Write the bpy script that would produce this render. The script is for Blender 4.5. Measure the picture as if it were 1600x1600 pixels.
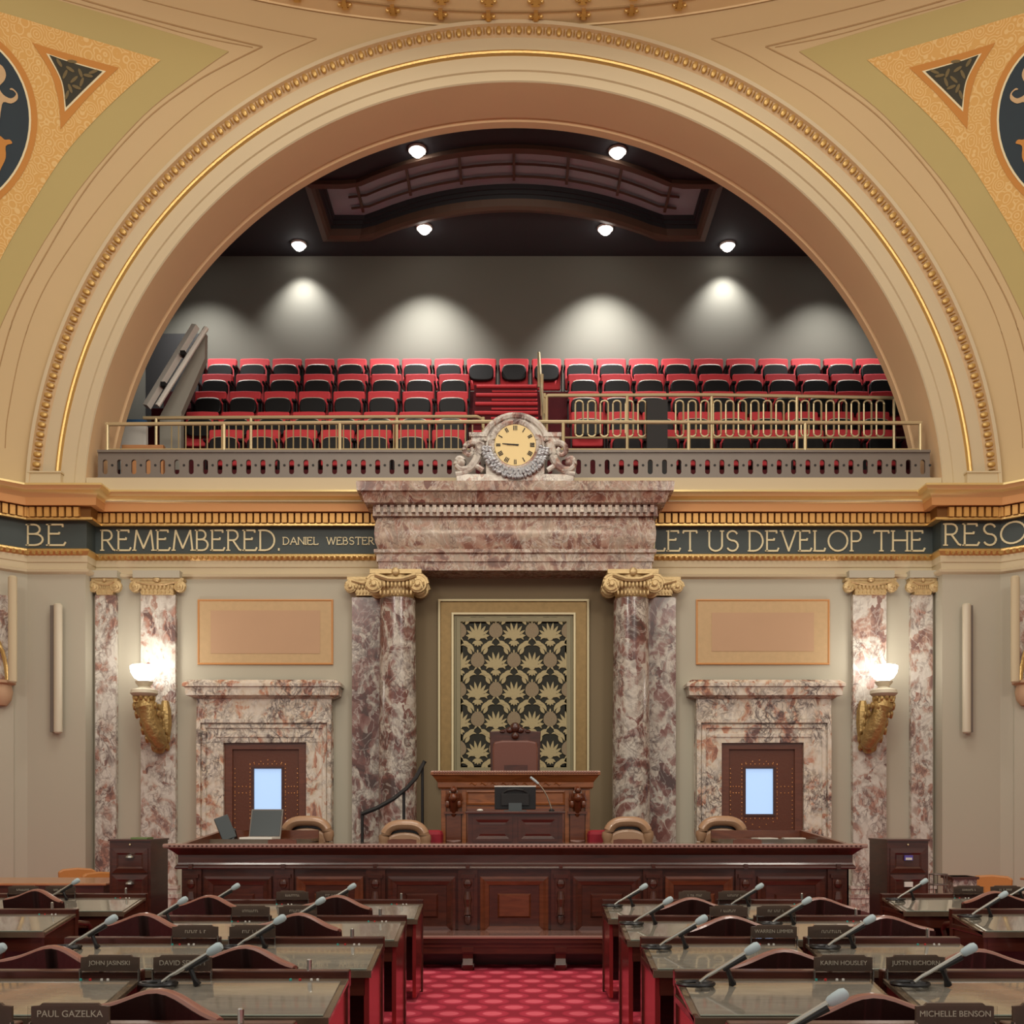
import bpy, bmesh, math, random
from mathutils import Vector, Matrix
random.seed(7)
for o in list(bpy.data.objects): bpy.data.objects.remove(o)
S = bpy.context.scene
COL = S.collection
PI = math.pi
F = 1600.0; CX = 803.0; HZ = 1270.0; CZ = 1.58
# ---------------------------------------------------------------- camera
cam_d = bpy.data.cameras.new('camera'); cam = bpy.data.objects.new('camera', cam_d); COL.objects.link(cam)
cam_d.sensor_width = 36; cam_d.lens = 36.0; cam_d.clip_end = 200
cam_d.shift_y = (HZ-800)/1600; cam_d.shift_x = -(CX-800)/1600
cam.location = (0, 0, CZ); cam.rotation_euler = (PI/2, 0, 0)
S.camera = cam
S.view_settings.view_transform = 'Standard'; S.view_settings.look = 'None'
S.view_settings.gamma = 1; S.view_settings.use_curve_mapping = False
S.view_settings.exposure = 0.0
# ---------------------------------------------------------------- world and large lights
W = bpy.data.worlds.new('world'); S.world = W; W.use_nodes = True
bg = W.node_tree.nodes['Background']; bg.inputs[0].default_value = (1.0, 0.94, 0.85, 1); bg.inputs[1].default_value = 0.55

def area(name, loc, target, sx, sy, power, col):
    d = bpy.data.lights.new(name, 'AREA'); d.shape = 'RECTANGLE'; d.size = sx; d.size_y = sy
    d.energy = power; d.color = col
    o = bpy.data.objects.new(name, d); COL.objects.link(o); o.location = loc
    o.rotation_euler = (Vector(target)-Vector(loc)).to_track_quat('-Z', 'Y').to_euler()
    return o
area('dome_fill', (0, 7.5, 15.5), (0, 8.5, 0), 7, 5, 560, (1.0, 0.92, 0.80))  # unseen fill light added high over the chamber
area('high_fill_left', (-5.5, 2.0, 8.5), (-3, 15, 4.5), 1.6, 1.6, 210, (1.0, 0.93, 0.82))  # added pair of out-of-view fills washing the front wall, no fixtures
area('high_fill_right', (5.5, 2.0, 8.5), (3, 15, 4.5), 1.6, 1.6, 210, (1.0, 0.93, 0.82))
area('arch_fill', (0, 4.0, 9.5), (0, 15.5, 11.5), 5, 1.5, 230, (1.0, 0.86, 0.66))  # added fill that brightens the arch and its soffit

# ---------------------------------------------------------------- helpers
def lin(r, g, b):
    f = lambda c: ((c/255+0.055)/1.055)**2.4 if c > 10 else c/255/12.92
    return (f(r), f(g), f(b), 1)
def P(px, py, Y): return Vector(((px-CX)*Y/F, Y, CZ+(HZ-py)*Y/F))
def X(px, Y): return (px-CX)*Y/F
def Z(py, Y): return CZ+(HZ-py)*Y/F

class MB:
    def __init__(s): s.v = []; s.f = []; s.m = None
    def add(s, vs, fs):
        n = len(s.v)
        s.v += [(s.m @ Vector(v)) if s.m else Vector(v) for v in vs]
        s.f += [tuple(i+n for i in f) for f in fs]; return s
    def box(s, x0, x1, y0, y1, z0, z1):
        return s.add([(x, y, z) for x in (x0, x1) for y in (y0, y1) for z in (z0, z1)],
                     [(0,1,3,2),(4,6,7,5),(0,4,5,1),(2,3,7,6),(0,2,6,4),(1,5,7,3)])
    def hexa(s, p):  # 8 points: bottom 4 then top 4
        return s.add(p, [(0,1,2,3),(4,7,6,5),(0,4,5,1),(1,5,6,2),(2,6,7,3),(3,7,4,0)])
    def prism(s, poly, y0, y1):  # poly in (x,z), extruded along y
        n = len(poly)
        return s.add([(a, y0, b) for a, b in poly]+[(a, y1, b) for a, b in poly],
                     [tuple(range(n)), tuple(range(2*n-1, n-1, -1))]+[(i, (i+1)%n, n+(i+1)%n, n+i) for i in range(n)])
    def prismx(s, poly, x0, x1):  # poly in (y,z)
        n = len(poly)
        return s.add([(x0, a, b) for a, b in poly]+[(x1, a, b) for a, b in poly],
                     [tuple(range(n)), tuple(range(2*n-1, n-1, -1))]+[(i, (i+1)%n, n+(i+1)%n, n+i) for i in range(n)])
    def prismz(s, poly, z0, z1):
        n = len(poly)
        return s.add([(a, b, z0) for a, b in poly]+[(a, b, z1) for a, b in poly],
                     [tuple(range(n)), tuple(range(2*n-1, n-1, -1))]+[(i, (i+1)%n, n+(i+1)%n, n+i) for i in range(n)])
    def tube(s, pts, r, n=8, cap=True, flat=1.0):
        pts = [Vector(p) for p in pts]; rs = r if isinstance(r, (list, tuple)) else [r]*len(pts)
        vs = []; fs = []
        for i, p in enumerate(pts):
            d = (pts[min(i+1, len(pts)-1)]-pts[max(i-1, 0)]).normalized()
            up = Vector((0, 0, 1)) if abs(d.z) < 0.95 else Vector((0, 1, 0))
            a = d.cross(up).normalized(); b = a.cross(d).normalized()
            for k in range(n):
                t = 2*PI*k/n; vs.append(p+a*math.cos(t)*rs[i]+b*math.sin(t)*rs[i]*flat)
        for i in range(len(pts)-1):
            for k in range(n):
                fs.append((i*n+k, i*n+(k+1)%n, (i+1)*n+(k+1)%n, (i+1)*n+k))
        if cap: fs += [tuple(range(n)), tuple(range((len(pts)-1)*n, len(pts)*n))]
        return s.add(vs, fs)
    def lathe(s, prof, c=(0,0,0), n=20, a0=0, a1=2*PI, axis='z', sy=1.0):
        full = abs(a1-a0-2*PI) < 1e-6; m = n if full else n+1
        vs = []; fs = []
        for r, h in prof:
            for k in range(m):
                t = a0+(a1-a0)*k/n; a, b = r*math.cos(t), r*math.sin(t)*sy
                if axis == 'z': vs.append((c[0]+a, c[1]+b, c[2]+h))
                elif axis == 'y': vs.append((c[0]+a, c[1]+h, c[2]+b))
                else: vs.append((c[0]+h, c[1]+a, c[2]+b))
        for i in range(len(prof)-1):
            for k in range(n):
                k2 = (k+1) % m
                fs.append((i*m+k, i*m+k2, (i+1)*m+k2, (i+1)*m+k))
        if full:
            if prof[0][0] > 1e-5: fs.append(tuple(range(m)))
            if prof[-1][0] > 1e-5: fs.append(tuple(range((len(prof)-1)*m, len(prof)*m)))
        return s.add(vs, fs)
    def ball(s, c, rx, ry=None, rz=None, n=10, m=6):
        ry = ry or rx; rz = rz or rx; vs = []; fs = []
        for i in range(m+1):
            a = PI*i/m
            for k in range(n):
                t = 2*PI*k/n
                vs.append((c[0]+rx*math.sin(a)*math.cos(t), c[1]+ry*math.sin(a)*math.sin(t), c[2]+rz*math.cos(a)))
        for i in range(m):
            for k in range(n): fs.append((i*n+k, i*n+(k+1)%n, (i+1)*n+(k+1)%n, (i+1)*n+k))
        return s.add(vs, fs)
    def rings(s, x0, x1, z0, z1, y, steps, cap=True):  # concentric rectangles facing -y: [(inset, dy)]
        vs = []; fs = []
        for ins, dy in steps:
            vs += [(x0+ins, y+dy, z0+ins), (x1-ins, y+dy, z0+ins), (x1-ins, y+dy, z1-ins), (x0+ins, y+dy, z1-ins)]
        for i in range(len(steps)-1):
            for k in range(4): fs.append((i*4+k, i*4+(k+1)%4, (i+1)*4+(k+1)%4, (i+1)*4+k))
        if cap: n = len(steps)-1; fs.append((n*4, n*4+1, n*4+2, n*4+3))
        return s.add(vs, fs)
    def sweep(s, path, prof, closed=False):  # path (x,y) left to right, room side is -y; prof (o,z)
        vs = []; fs = []; n = len(path); m = len(prof)
        for i, p in enumerate(path):
            p = Vector(p)
            d0 = (p-Vector(path[i-1])).normalized() if i > 0 else None
            d1 = (Vector(path[i+1])-p).normalized() if i < n-1 else None
            if d0 is None: d0 = d1
            if d1 is None: d1 = d0
            n0 = Vector((d0.y, -d0.x)); n1 = Vector((d1.y, -d1.x)); b = (n0+n1).normalized()
            k = 1/max(0.3, b.dot(n0))
            for o, z in prof: vs.append((p.x+b.x*o*k, p.y+b.y*o*k, z))
        for i in range(n-1):
            for j in range(m-1): fs.append((i*m+j, (i+1)*m+j, (i+1)*m+j+1, i*m+j+1))
        return s.add(vs, fs)
    def build(s, name, mat, parent=None, smooth=False, bevel=0, loc=None):
        me = bpy.data.meshes.new(name); me.from_pydata([tuple(v) for v in s.v], [], s.f)
        bm = bmesh.new(); bm.from_mesh(me)
        bmesh.ops.remove_doubles(bm, verts=bm.verts, dist=1e-5)
        bmesh.ops.recalc_face_normals(bm, faces=bm.faces); bm.to_mesh(me); bm.free()
        me.materials.append(mat)
        if smooth:
            for p in me.polygons: p.use_smooth = True
            try: me.set_sharp_from_angle(angle=math.radians(38))
            except Exception: pass
        o = bpy.data.objects.new(name, me); COL.objects.link(o)
        if parent: o.parent = parent
        if bevel:
            b = o.modifiers.new('bevel', 'BEVEL'); b.width = bevel; b.segments = 2; b.limit_method = 'ANGLE'
        if loc: o.location = loc
        return o

def tag(o, label=None, cat=None, group=None, kind=None):
    if label: o['label'] = label
    if cat: o['category'] = cat
    if group: o['group'] = group
    if kind: o['kind'] = kind
    return o
def empty(name, loc=(0,0,0), rz=0):
    o = bpy.data.objects.new(name, None); COL.objects.link(o); o.location = loc; o.rotation_euler = (0, 0, rz)
    o.empty_display_size = 0.1; return o
KIDS = {}
def copy_tree(o, parent=None):
    c = o.copy(); COL.objects.link(c); c.parent = parent
    if o.name not in KIDS: KIDS[o.name] = [x for x in bpy.data.objects if x.parent == o and not x.name.startswith('lettering')]
    for ch in KIDS[o.name]: copy_tree(ch, c)
    return c
ORD = ['first','second','third','fourth','fifth','sixth','seventh','eighth','ninth','tenth','eleventh','twelfth','thirteenth','fourteenth','fifteenth','sixteenth','seventeenth','eighteenth','nineteenth','twentieth','twenty-first','twenty-second','twenty-third','twenty-fourth','twenty-fifth']

# ---------------------------------------------------------------- materials
def mat(name, col, rough=0.6, metal=0, coat=0, emit=0, spec=0.5, var=0, vscale=6, bump=0):
    m = bpy.data.materials.new(name); m.use_nodes = True; nt = m.node_tree; p = nt.nodes['Principled BSDF']
    c = col if len(col) == 4 else (*col, 1)
    p.inputs['Base Color'].default_value = c; p.inputs['Roughness'].default_value = rough
    p.inputs['Metallic'].default_value = metal; p.inputs['Coat Weight'].default_value = coat
    p.inputs['Coat Roughness'].default_value = 0.08; p.inputs['Specular IOR Level'].default_value = spec
    if emit: p.inputs['Emission Color'].default_value = c; p.inputs['Emission Strength'].default_value = emit
    if var or bump:
        tc = nt.nodes.new('ShaderNodeTexCoord'); nz = nt.nodes.new('ShaderNodeTexNoise')
        nz.inputs['Scale'].default_value = vscale; nz.inputs['Detail'].default_value = 5
        nt.links.new(tc.outputs['Object'], nz.inputs['Vector'])
        if var:
            mx = nt.nodes.new('ShaderNodeMixRGB'); mx.inputs[1].default_value = tuple(v*(1-var) for v in c[:3])+(1,)
            mx.inputs[2].default_value = tuple(min(1, v*(1+var)) for v in c[:3])+(1,)
            nt.links.new(nz.outputs[0], mx.inputs[0]); nt.links.new(mx.outputs[0], p.inputs['Base Color'])
        if bump:
            b = nt.nodes.new('ShaderNodeBump'); b.inputs['Strength'].default_value = bump; b.inputs['Distance'].default_value = 0.02
            nt.links.new(nz.outputs[0], b.inputs['Height']); nt.links.new(b.outputs[0], p.inputs['Normal'])
    return m
def wood(name, c1, c2, rough=0.3, coat=0.3, scale=(1, 1, 12)):
    m = mat(name, c1, rough, coat=coat); nt = m.node_tree; p = nt.nodes['Principled BSDF']
    tc = nt.nodes.new('ShaderNodeTexCoord'); mp = nt.nodes.new('ShaderNodeMapping'); mp.inputs['Scale'].default_value = scale
    nz = nt.nodes.new('ShaderNodeTexNoise'); nz.inputs['Scale'].default_value = 3; nz.inputs['Detail'].default_value = 6; nz.inputs['Distortion'].default_value = 1.2
    cr = nt.nodes.new('ShaderNodeValToRGB'); cr.color_ramp.elements[0].position = 0.3; cr.color_ramp.elements[1].position = 0.7
    cr.color_ramp.elements[0].color = c1; cr.color_ramp.elements[1].color = c2
    nt.links.new(tc.outputs['Object'], mp.inputs[0]); nt.links.new(mp.outputs[0], nz.inputs['Vector'])
    nt.links.new(nz.outputs[0], cr.inputs[0]); nt.links.new(cr.outputs[0], p.inputs['Base Color'])
    return m
def marble(name, stops, vein, scale=1.0, rough=0.22, veinw=0.02, seed=0, veinamt=0.8, tint=None):
    m = mat(name, (0.5,0.5,0.5), rough, coat=0.15); nt = m.node_tree; p = nt.nodes['Principled BSDF']; L = nt.links.new; N = nt.nodes.new
    def mth(op, a, b=None, c=None, clamp=False):
        n = N('ShaderNodeMath'); n.operation = op; n.use_clamp = clamp
        for i, q in enumerate((a, b, c)):
            if q is None: continue
            if isinstance(q, (int, float)): n.inputs[i].default_value = q
            else: L(q, n.inputs[i])
        return n.outputs[0]
    tc = N('ShaderNodeTexCoord'); mp = N('ShaderNodeMapping'); mp.inputs['Scale'].default_value = (1, 1, 0.75); mp.inputs['Location'].default_value = (seed*3.1, seed*1.7, seed*5.3)
    mp.inputs['Rotation'].default_value = (0.4, 0.6, 0.3)
    oi = N('ShaderNodeObjectInfo'); av = N('ShaderNodeVectorMath'); av.operation = 'ADD'; L(tc.outputs['Object'], av.inputs[0]); L(oi.outputs['Location'], av.inputs[1])
    L(av.outputs[0], mp.inputs[0])
    def noise(sc, det, dist, vec=None):
        n = N('ShaderNodeTexNoise'); n.inputs['Scale'].default_value = sc; n.inputs['Detail'].default_value = det; n.inputs['Distortion'].default_value = dist
        L(vec or mp.outputs[0], n.inputs['Vector']); return n.outputs[0]
    big = noise(scale*1.5, 5, 1.6)
    vo = N('ShaderNodeTexVoronoi'); vo.inputs['Scale'].default_value = scale*5; vo.inputs['Randomness'].default_value = 1
    ad = N('ShaderNodeVectorMath'); ad.operation = 'ADD'; nn = N('ShaderNodeTexNoise'); nn.inputs['Scale'].default_value = scale*3; nn.inputs['Detail'].default_value = 3; L(mp.outputs[0], nn.inputs['Vector'])
    sc_ = N('ShaderNodeVectorMath'); sc_.operation = 'SCALE'; sc_.inputs['Scale'].default_value = 0.55; L(nn.outputs['Color'], sc_.inputs[0]); L(mp.outputs[0], ad.inputs[0]); L(sc_.outputs[0], ad.inputs[1]); L(ad.outputs[0], vo.inputs['Vector'])
    sep = N('ShaderNodeSeparateColor'); L(vo.outputs['Color'], sep.inputs[0])
    val = mth('ADD', mth('MULTIPLY_ADD', big, 1.9, -0.57), mth('MULTIPLY_ADD', sep.outputs[0], 0.34, -0.05))
    cr = N('ShaderNodeValToRGB'); el = cr.color_ramp.elements
    el[0].position = stops[0][0]; el[0].color = stops[0][1]; el[1].position = stops[-1][0]; el[1].color = stops[-1][1]
    for pos, c in stops[1:-1]: e = el.new(pos); e.color = c
    L(val, cr.inputs[0])
    def ridge(sc, det, dist, w):
        a = mth('ABSOLUTE', mth('SUBTRACT', noise(sc, det, dist), 0.5)); return mth('SUBTRACT', 1.0, mth('DIVIDE', a, w), None, True)
    gate = mth('MULTIPLY_ADD', noise(scale*2.2, 2, 0.5), 4.5, -1.6, True)
    v1 = mth('MULTIPLY', mth('MULTIPLY', ridge(scale*3.2, 4, 1.4, veinw), gate), veinamt, None, True)
    v2 = mth('MULTIPLY', ridge(scale*7.5, 3, 1.0, veinw*1.3), mth('MULTIPLY', gate, veinamt*0.75), None, True)
    mx = N('ShaderNodeMixRGB'); L(mth('MAXIMUM', v1, v2), mx.inputs[0]); L(cr.outputs[0], mx.inputs[1]); mx.inputs[2].default_value = vein
    v3 = mth('MULTIPLY', ridge(scale*2.4, 5, 2.0, veinw*0.7), 0.4)
    mx2 = N('ShaderNodeMixRGB'); L(v3, mx2.inputs[0]); L(mx.outputs[0], mx2.inputs[1]); mx2.inputs[2].default_value = tint or (0.75,0.70,0.64,1)
    L(mx2.outputs[0], p.inputs['Base Color']); return m
M = {}
M['tan'] = mat('tan_plaster', lin(204,180,138), 0.85, var=0.04, vscale=0.6)
M['cream'] = mat('cream_plaster', lin(204,188,156), 0.8, var=0.03, vscale=0.8)
M['beige'] = mat('beige_plaster', lin(186,180,162), 0.8, var=0.03, vscale=0.5)
M['soffit'] = mat('peach_plaster', lin(236,204,160), 0.8, var=0.05, vscale=0.8)
M['ringtan'] = mat('pale_tan_ring_plaster', lin(232,208,164), 0.85)
M['olive'] = mat('olive_plaster', lin(186,170,114), 0.85, var=0.04, vscale=0.8)
M['line'] = mat('brown_line_paint', lin(174,144,102), 0.8)
M['niche'] = mat('brown_niche_paint', lin(128,112,86), 0.8, var=0.04, vscale=0.6)
M['peach'] = mat('peach_panel_paint', lin(196,160,128), 0.8, var=0.04, vscale=2)
M['peachrim'] = mat('pale_gold_panel_border', lin(200,170,128), 0.7, var=0.1, vscale=14)
M['orange'] = mat('orange_ochre_paint', lin(206,148,92), 0.6)
M['ochre'] = mat('ochre_border_paint', lin(196,134,58), 0.7)
M['gold'] = mat('gilding', lin(216,180,116), 0.34, metal=0.75, bump=0.15, vscale=30)
M['goldmatte'] = mat('matte_gilding', lin(208,168,98), 0.5, metal=0.35, var=0.12, vscale=20)
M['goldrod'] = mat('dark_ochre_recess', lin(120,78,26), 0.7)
M['frieze'] = mat('dark_teal_frieze_paint', lin(60,70,70), 0.55, var=0.15, vscale=1.5)
M['letter'] = mat('pale_gold_lettering', lin(224,212,172), 0.5, metal=0.1)
M['navy'] = mat('navy_medallion_paint', lin(34,50,60), 0.7, var=0.2, vscale=2)
M['leafdark'] = mat('dark_green_leaf_ground', lin(50,48,34), 0.7, var=0.3, vscale=8)
M['leaf'] = mat('olive_leaf_paint', lin(112,98,62), 0.7)
M['parapet'] = mat('grey_parapet_paint', lin(158,154,144), 0.8)
M['greywall'] = mat('grey_gallery_paint', lin(104,102,93), 0.85, var=0.03, vscale=0.5)
M['darkceil'] = mat('dark_aubergine_ceiling_paint', lin(50,52,56), 0.8)
M['brownred'] = mat('red_brown_trim_paint', lin(92,70,56), 0.6)
M['skyglass'] = mat('grey_skylight_glass', lin(160,172,182), 0.6)
M['black'] = mat('black_plastic', lin(22,20,22), 0.35)
M['matteblack'] = mat('matte_black_paint', lin(34,32,33), 0.7)
M['seatblack'] = mat('black_seat_shell', lin(17,15,16), 0.5, spec=0.3)
M['seatred'] = mat('red_seat_fabric', lin(206,58,66), 0.75, var=0.1, vscale=20)
M['redcarpet'] = mat('red_stair_carpet', lin(84,18,26), 0.9, var=0.1, vscale=20)
M['brass'] = mat('brass_rail', lin(206,190,150), 0.35, metal=0.55)
M['iron'] = mat('grey_bronze_metal', lin(122,113,106), 0.45, metal=0.35, var=0.06, vscale=4)
M['white'] = mat('white_painted_metal', lin(240,236,228), 0.45)
M['blue'] = mat('blue_tape', lin(60,104,150), 0.6)
M['mahog'] = wood('mahogany', lin(60,28,20), lin(84,40,27), 0.3, 0.3, (1,1,6))
M['mahogh'] = wood('mahogany_horizontal', lin(60,28,20), lin(88,42,29), 0.28, 0.35, (0.6,6,6))
M['panelw'] = wood('reddish_brown_panel_wood', lin(92,44,24), lin(118,62,36), 0.3, 0.4, (1,1,6))
M['oak'] = wood('golden_brown_wood', lin(122,68,34), lin(160,94,50), 0.32, 0.35, (1,1,7))
M['desk'] = wood('desk_veneer', lin(88,74,60), lin(110,94,76), 0.22, 0.8, (1,6,1))
M['tabletop'] = wood('orange_maple', lin(176,120,76), lin(196,142,96), 0.3, 0.4, (1,5,1))

M['edgewood'] = mat('highlight_toned_edge_wood', lin(158,120,108), 0.15, coat=1.0)  # paler than the mahogany: the polish highlight is painted into the colour
M['leather'] = mat('dark_oxblood_leather', lin(44,20,16), 0.4, bump=0.1, vscale=60, coat=0.2)
M['leatherrim'] = mat('piping_with_highlight', lin(146,98,84), 0.3, coat=0.3)  # pinkish highlight of the chair crests is put into this tone
M['throne'] = mat('brown_throne_leather', lin(112,64,50), 0.32, coat=0.3)
M['tanleather'] = mat('tan_leather', lin(176,138,108), 0.3, coat=0.3)
M['doorleather'] = mat('red_brown_door_leather', lin(98,52,34), 0.45, bump=0.1, vscale=30)
M['stud'] = mat('brass_stud', lin(214,150,96), 0.3, metal=0.6)
M['orangeleather'] = mat('orange_tan_leather', lin(196,130,70), 0.4)
M['redpanel'] = mat('red_desk_side', lin(196,44,60), 0.5, coat=0.2)
M['cushion'] = mat('dark_red_cushion', lin(150,20,40), 0.7)
M['micgrey'] = mat('pale_blue_grey_foam', lin(178,194,198), 0.7)
M['micstem'] = mat('brushed_steel', lin(190,188,180), 0.25, metal=0.9)
M['plate'] = mat('brown_name_plate', lin(88,70,58), 0.4)
M['platetext'] = mat('pale_plate_lettering', lin(206,196,176), 0.5)
M['speaker'] = mat('cream_speaker_enclosure', lin(206,196,174), 0.5)
M['screen'] = mat('dark_grey_screen', lin(78,84,86), 0.2)
M['paper'] = mat('white_paper', lin(226,222,214), 0.7)
M['teal'] = mat('teal_button', lin(60,170,160), 0.4); M['redbtn'] = mat('red_button', lin(200,50,50), 0.4)
M['pane'] = mat('bright_blue_door_pane', lin(166,198,238), 0.2, emit=0.8)
M['lampglow'] = mat('glowing_lamp_glass', (1.0, 0.95, 0.86), 0.3, emit=6)
M['downlight'] = mat('glowing_downlight_lens', (1.0, 0.95, 0.88), 0.3, emit=14)
M['dial'] = mat('gold_clock_dial', lin(214,190,136), 0.4, metal=0.2)
M['crowngold'] = mat('gilding_with_shine', lin(232,206,144), 0.28, metal=0.55)  # lighter gold with the shine of the cornice crown painted in
M['capgold2'] = mat('warm_gilded_beading', lin(206,170,104), 0.4, metal=0.55)
M['goldrough'] = mat('carved_gilding', lin(184,154,100), 0.38, metal=0.6, bump=1.0, vscale=16, var=0.3)
M['capgold'] = mat('pale_aged_gilding', lin(206,180,132), 0.45, metal=0.45, var=0.2, vscale=24, bump=0.3)
M['dentil'] = mat('orange_gold_dentils', lin(208,158,88), 0.45, metal=0.35)
M['silver'] = mat('silvered_stone', lin(190,192,196), 0.3, metal=0.4, bump=0.3, vscale=14)
M['tapdark'] = mat('black_brocade', lin(40,40,32), 0.8, var=0.2, vscale=40)
M['tappale'] = mat('pale_brocade', lin(176,162,122), 0.7, var=0.1, vscale=40)
M['tapgrey'] = mat('taupe_brocade', lin(140,124,98), 0.7, var=0.25, vscale=90)
M['framegold'] = mat('worn_gold_frame', lin(146,120,76), 0.5, metal=0.4, var=0.25, vscale=14)
M['sage'] = mat('sage_grey_moulding', lin(142,134,104), 0.6)
M['purple'] = mat('purple_label', lin(96,84,170), 0.5)
M['green'] = mat('green_ledger_edge', lin(110,130,80), 0.6)
WH = lin(214,204,192); GR = lin(168,158,150); BU = lin(122,80,74); DK = lin(84,62,58); CRM = lin(222,206,184); OR = lin(192,128,96)
M['marble_col'] = marble('burgundy_breccia_marble', [(0.12,DK),(0.28,BU),(0.38,lin(150,118,110)),(0.44,lin(160,150,142)),(0.56,lin(206,198,186)),(0.66,lin(184,172,160)),(0.74,lin(150,116,108)),(0.88,BU)], lin(86,66,64), 1.15, seed=1, veinw=0.045, veinamt=.9)
M['marble_pil'] = marble('pink_breccia_marble', [(0.10,lin(112,88,84)),(0.24,lin(178,134,118)),(0.36,lin(180,168,158)),(0.5,lin(216,211,202)),(0.66,lin(204,197,186)),(0.76,lin(184,150,134)),(0.9,lin(136,106,100))], lin(104,86,84), 1.2, seed=2, veinw=0.045, veinamt=.9)
M['marble_door'] = marble('peach_breccia_marble', [(0.10,lin(150,100,84)),(0.24,lin(204,148,118)),(0.36,CRM),(0.55,lin(230,220,206)),(0.70,lin(216,200,180)),(0.8,lin(200,146,120)),(0.92,lin(146,104,92))], lin(78,58,60), 1.25, seed=4, veinw=0.06, veinamt=1.0)
M['marble_ent'] = marble('brown_breccia_marble', [(0.10,lin(112,74,64)),(0.24,lin(146,104,88)),(0.38,lin(176,144,126)),(0.5,lin(160,142,126)),(0.62,lin(190,168,148)),(0.72,lin(150,112,96)),(0.86,lin(116,76,66))], lin(98,68,60), 1.3, seed=6, veinw=0.04)

def lace_material():
    m = mat('ochre_and_cream_lace_paint', lin(214,172,98), 0.7); nt = m.node_tree; p = nt.nodes['Principled BSDF']; L = nt.links.new; N = nt.nodes.new
    tc = N('ShaderNodeTexCoord'); nz = N('ShaderNodeTexNoise'); nz.inputs['Scale'].default_value = 3; L(tc.outputs['Object'], nz.inputs['Vector'])
    v = N('ShaderNodeTexVoronoi'); v.inputs['Scale'].default_value = 7.5; L(tc.outputs['Object'], v.inputs['Vector'])
    w = N('ShaderNodeMath'); w.operation = 'MULTIPLY'; w.inputs[1].default_value = 26; L(v.outputs['Distance'], w.inputs[0])
    a = N('ShaderNodeMath'); a.operation = 'MULTIPLY_ADD'; a.inputs[1].default_value = 10; L(nz.outputs[0], a.inputs[0]); L(w.outputs[0], a.inputs[2])
    s = N('ShaderNodeMath'); s.operation = 'SINE'; L(a.outputs[0], s.inputs[0])
    cr = N('ShaderNodeValToRGB'); cr.color_ramp.elements[0].position = 0.35; cr.color_ramp.elements[0].color = lin(214,168,94)
    cr.color_ramp.elements[1].position = 0.7; cr.color_ramp.elements[1].color = lin(226,192,128)
    L(s.outputs[0], cr.inputs[0]); L(cr.outputs[0], p.inputs['Base Color']); return m
M['lace'] = lace_material()
def carpet_material():
    m = mat('red_hexagon_carpet', lin(180,40,60), 0.92); nt = m.node_tree; p = nt.nodes['Principled BSDF']; L = nt.links.new; N = nt.nodes.new
    tc = N('ShaderNodeTexCoord'); sp = N('ShaderNodeSeparateXYZ'); L(tc.outputs['Object'], sp.inputs[0])
    def mth(op, a, b=None, c=None):
        n = N('ShaderNodeMath'); n.operation = op
        for i, q in enumerate((a, b, c)):
            if q is None: continue
            if isinstance(q, (int, float)): n.inputs[i].default_value = q
            else: L(q, n.inputs[i])
        return n.outputs[0]
    u = mth('DIVIDE', sp.outputs[0], 0.34); v = mth('DIVIDE', sp.outputs[1], 0.52)
    def cell(off):
        fu = mth('SUBTRACT', mth('FRACT', mth('ADD', u, off)), 0.5); fv = mth('SUBTRACT', mth('FRACT', mth('ADD', v, off)), 0.5)
        return mth('SQRT', mth('ADD', mth('POWER', mth('ABSOLUTE', fu), 2), mth('MULTIPLY', mth('POWER', mth('ABSOLUTE', fv), 2), 2.2)))
    d = mth('MINIMUM', cell(0.0), cell(0.5))
    cr = N('ShaderNodeValToRGB'); e = cr.color_ramp.elements; e[0].position = 0.2; e[0].color = lin(230,98,116); e[1].position = 0.245; e[1].color = lin(192,52,76)
    x = e.new(0.36); x.color = lin(184,44,68); x = e.new(0.4); x.color = lin(156,28,52)
    L(d, cr.inputs[0]); L(cr.outputs[0], p.inputs['Base Color']); return m
M['carpet'] = carpet_material()

def text_mesh(txt, size, depth=0.002):
    cu = bpy.data.curves.new('t', 'FONT'); cu.body = txt; cu.size = size; cu.extrude = depth; cu.align_x = 'CENTER'; cu.align_y = 'CENTER'
    ob = bpy.data.objects.new('t', cu); COL.objects.link(ob); dg = bpy.context.evaluated_depsgraph_get(); dg.update()
    me = bpy.data.meshes.new_from_object(ob.evaluated_get(dg)); bpy.data.objects.remove(ob)
    vs = [v.co.copy() for v in me.vertices]; fs = [tuple(p.vertices) for p in me.polygons]; return vs, fs

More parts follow.
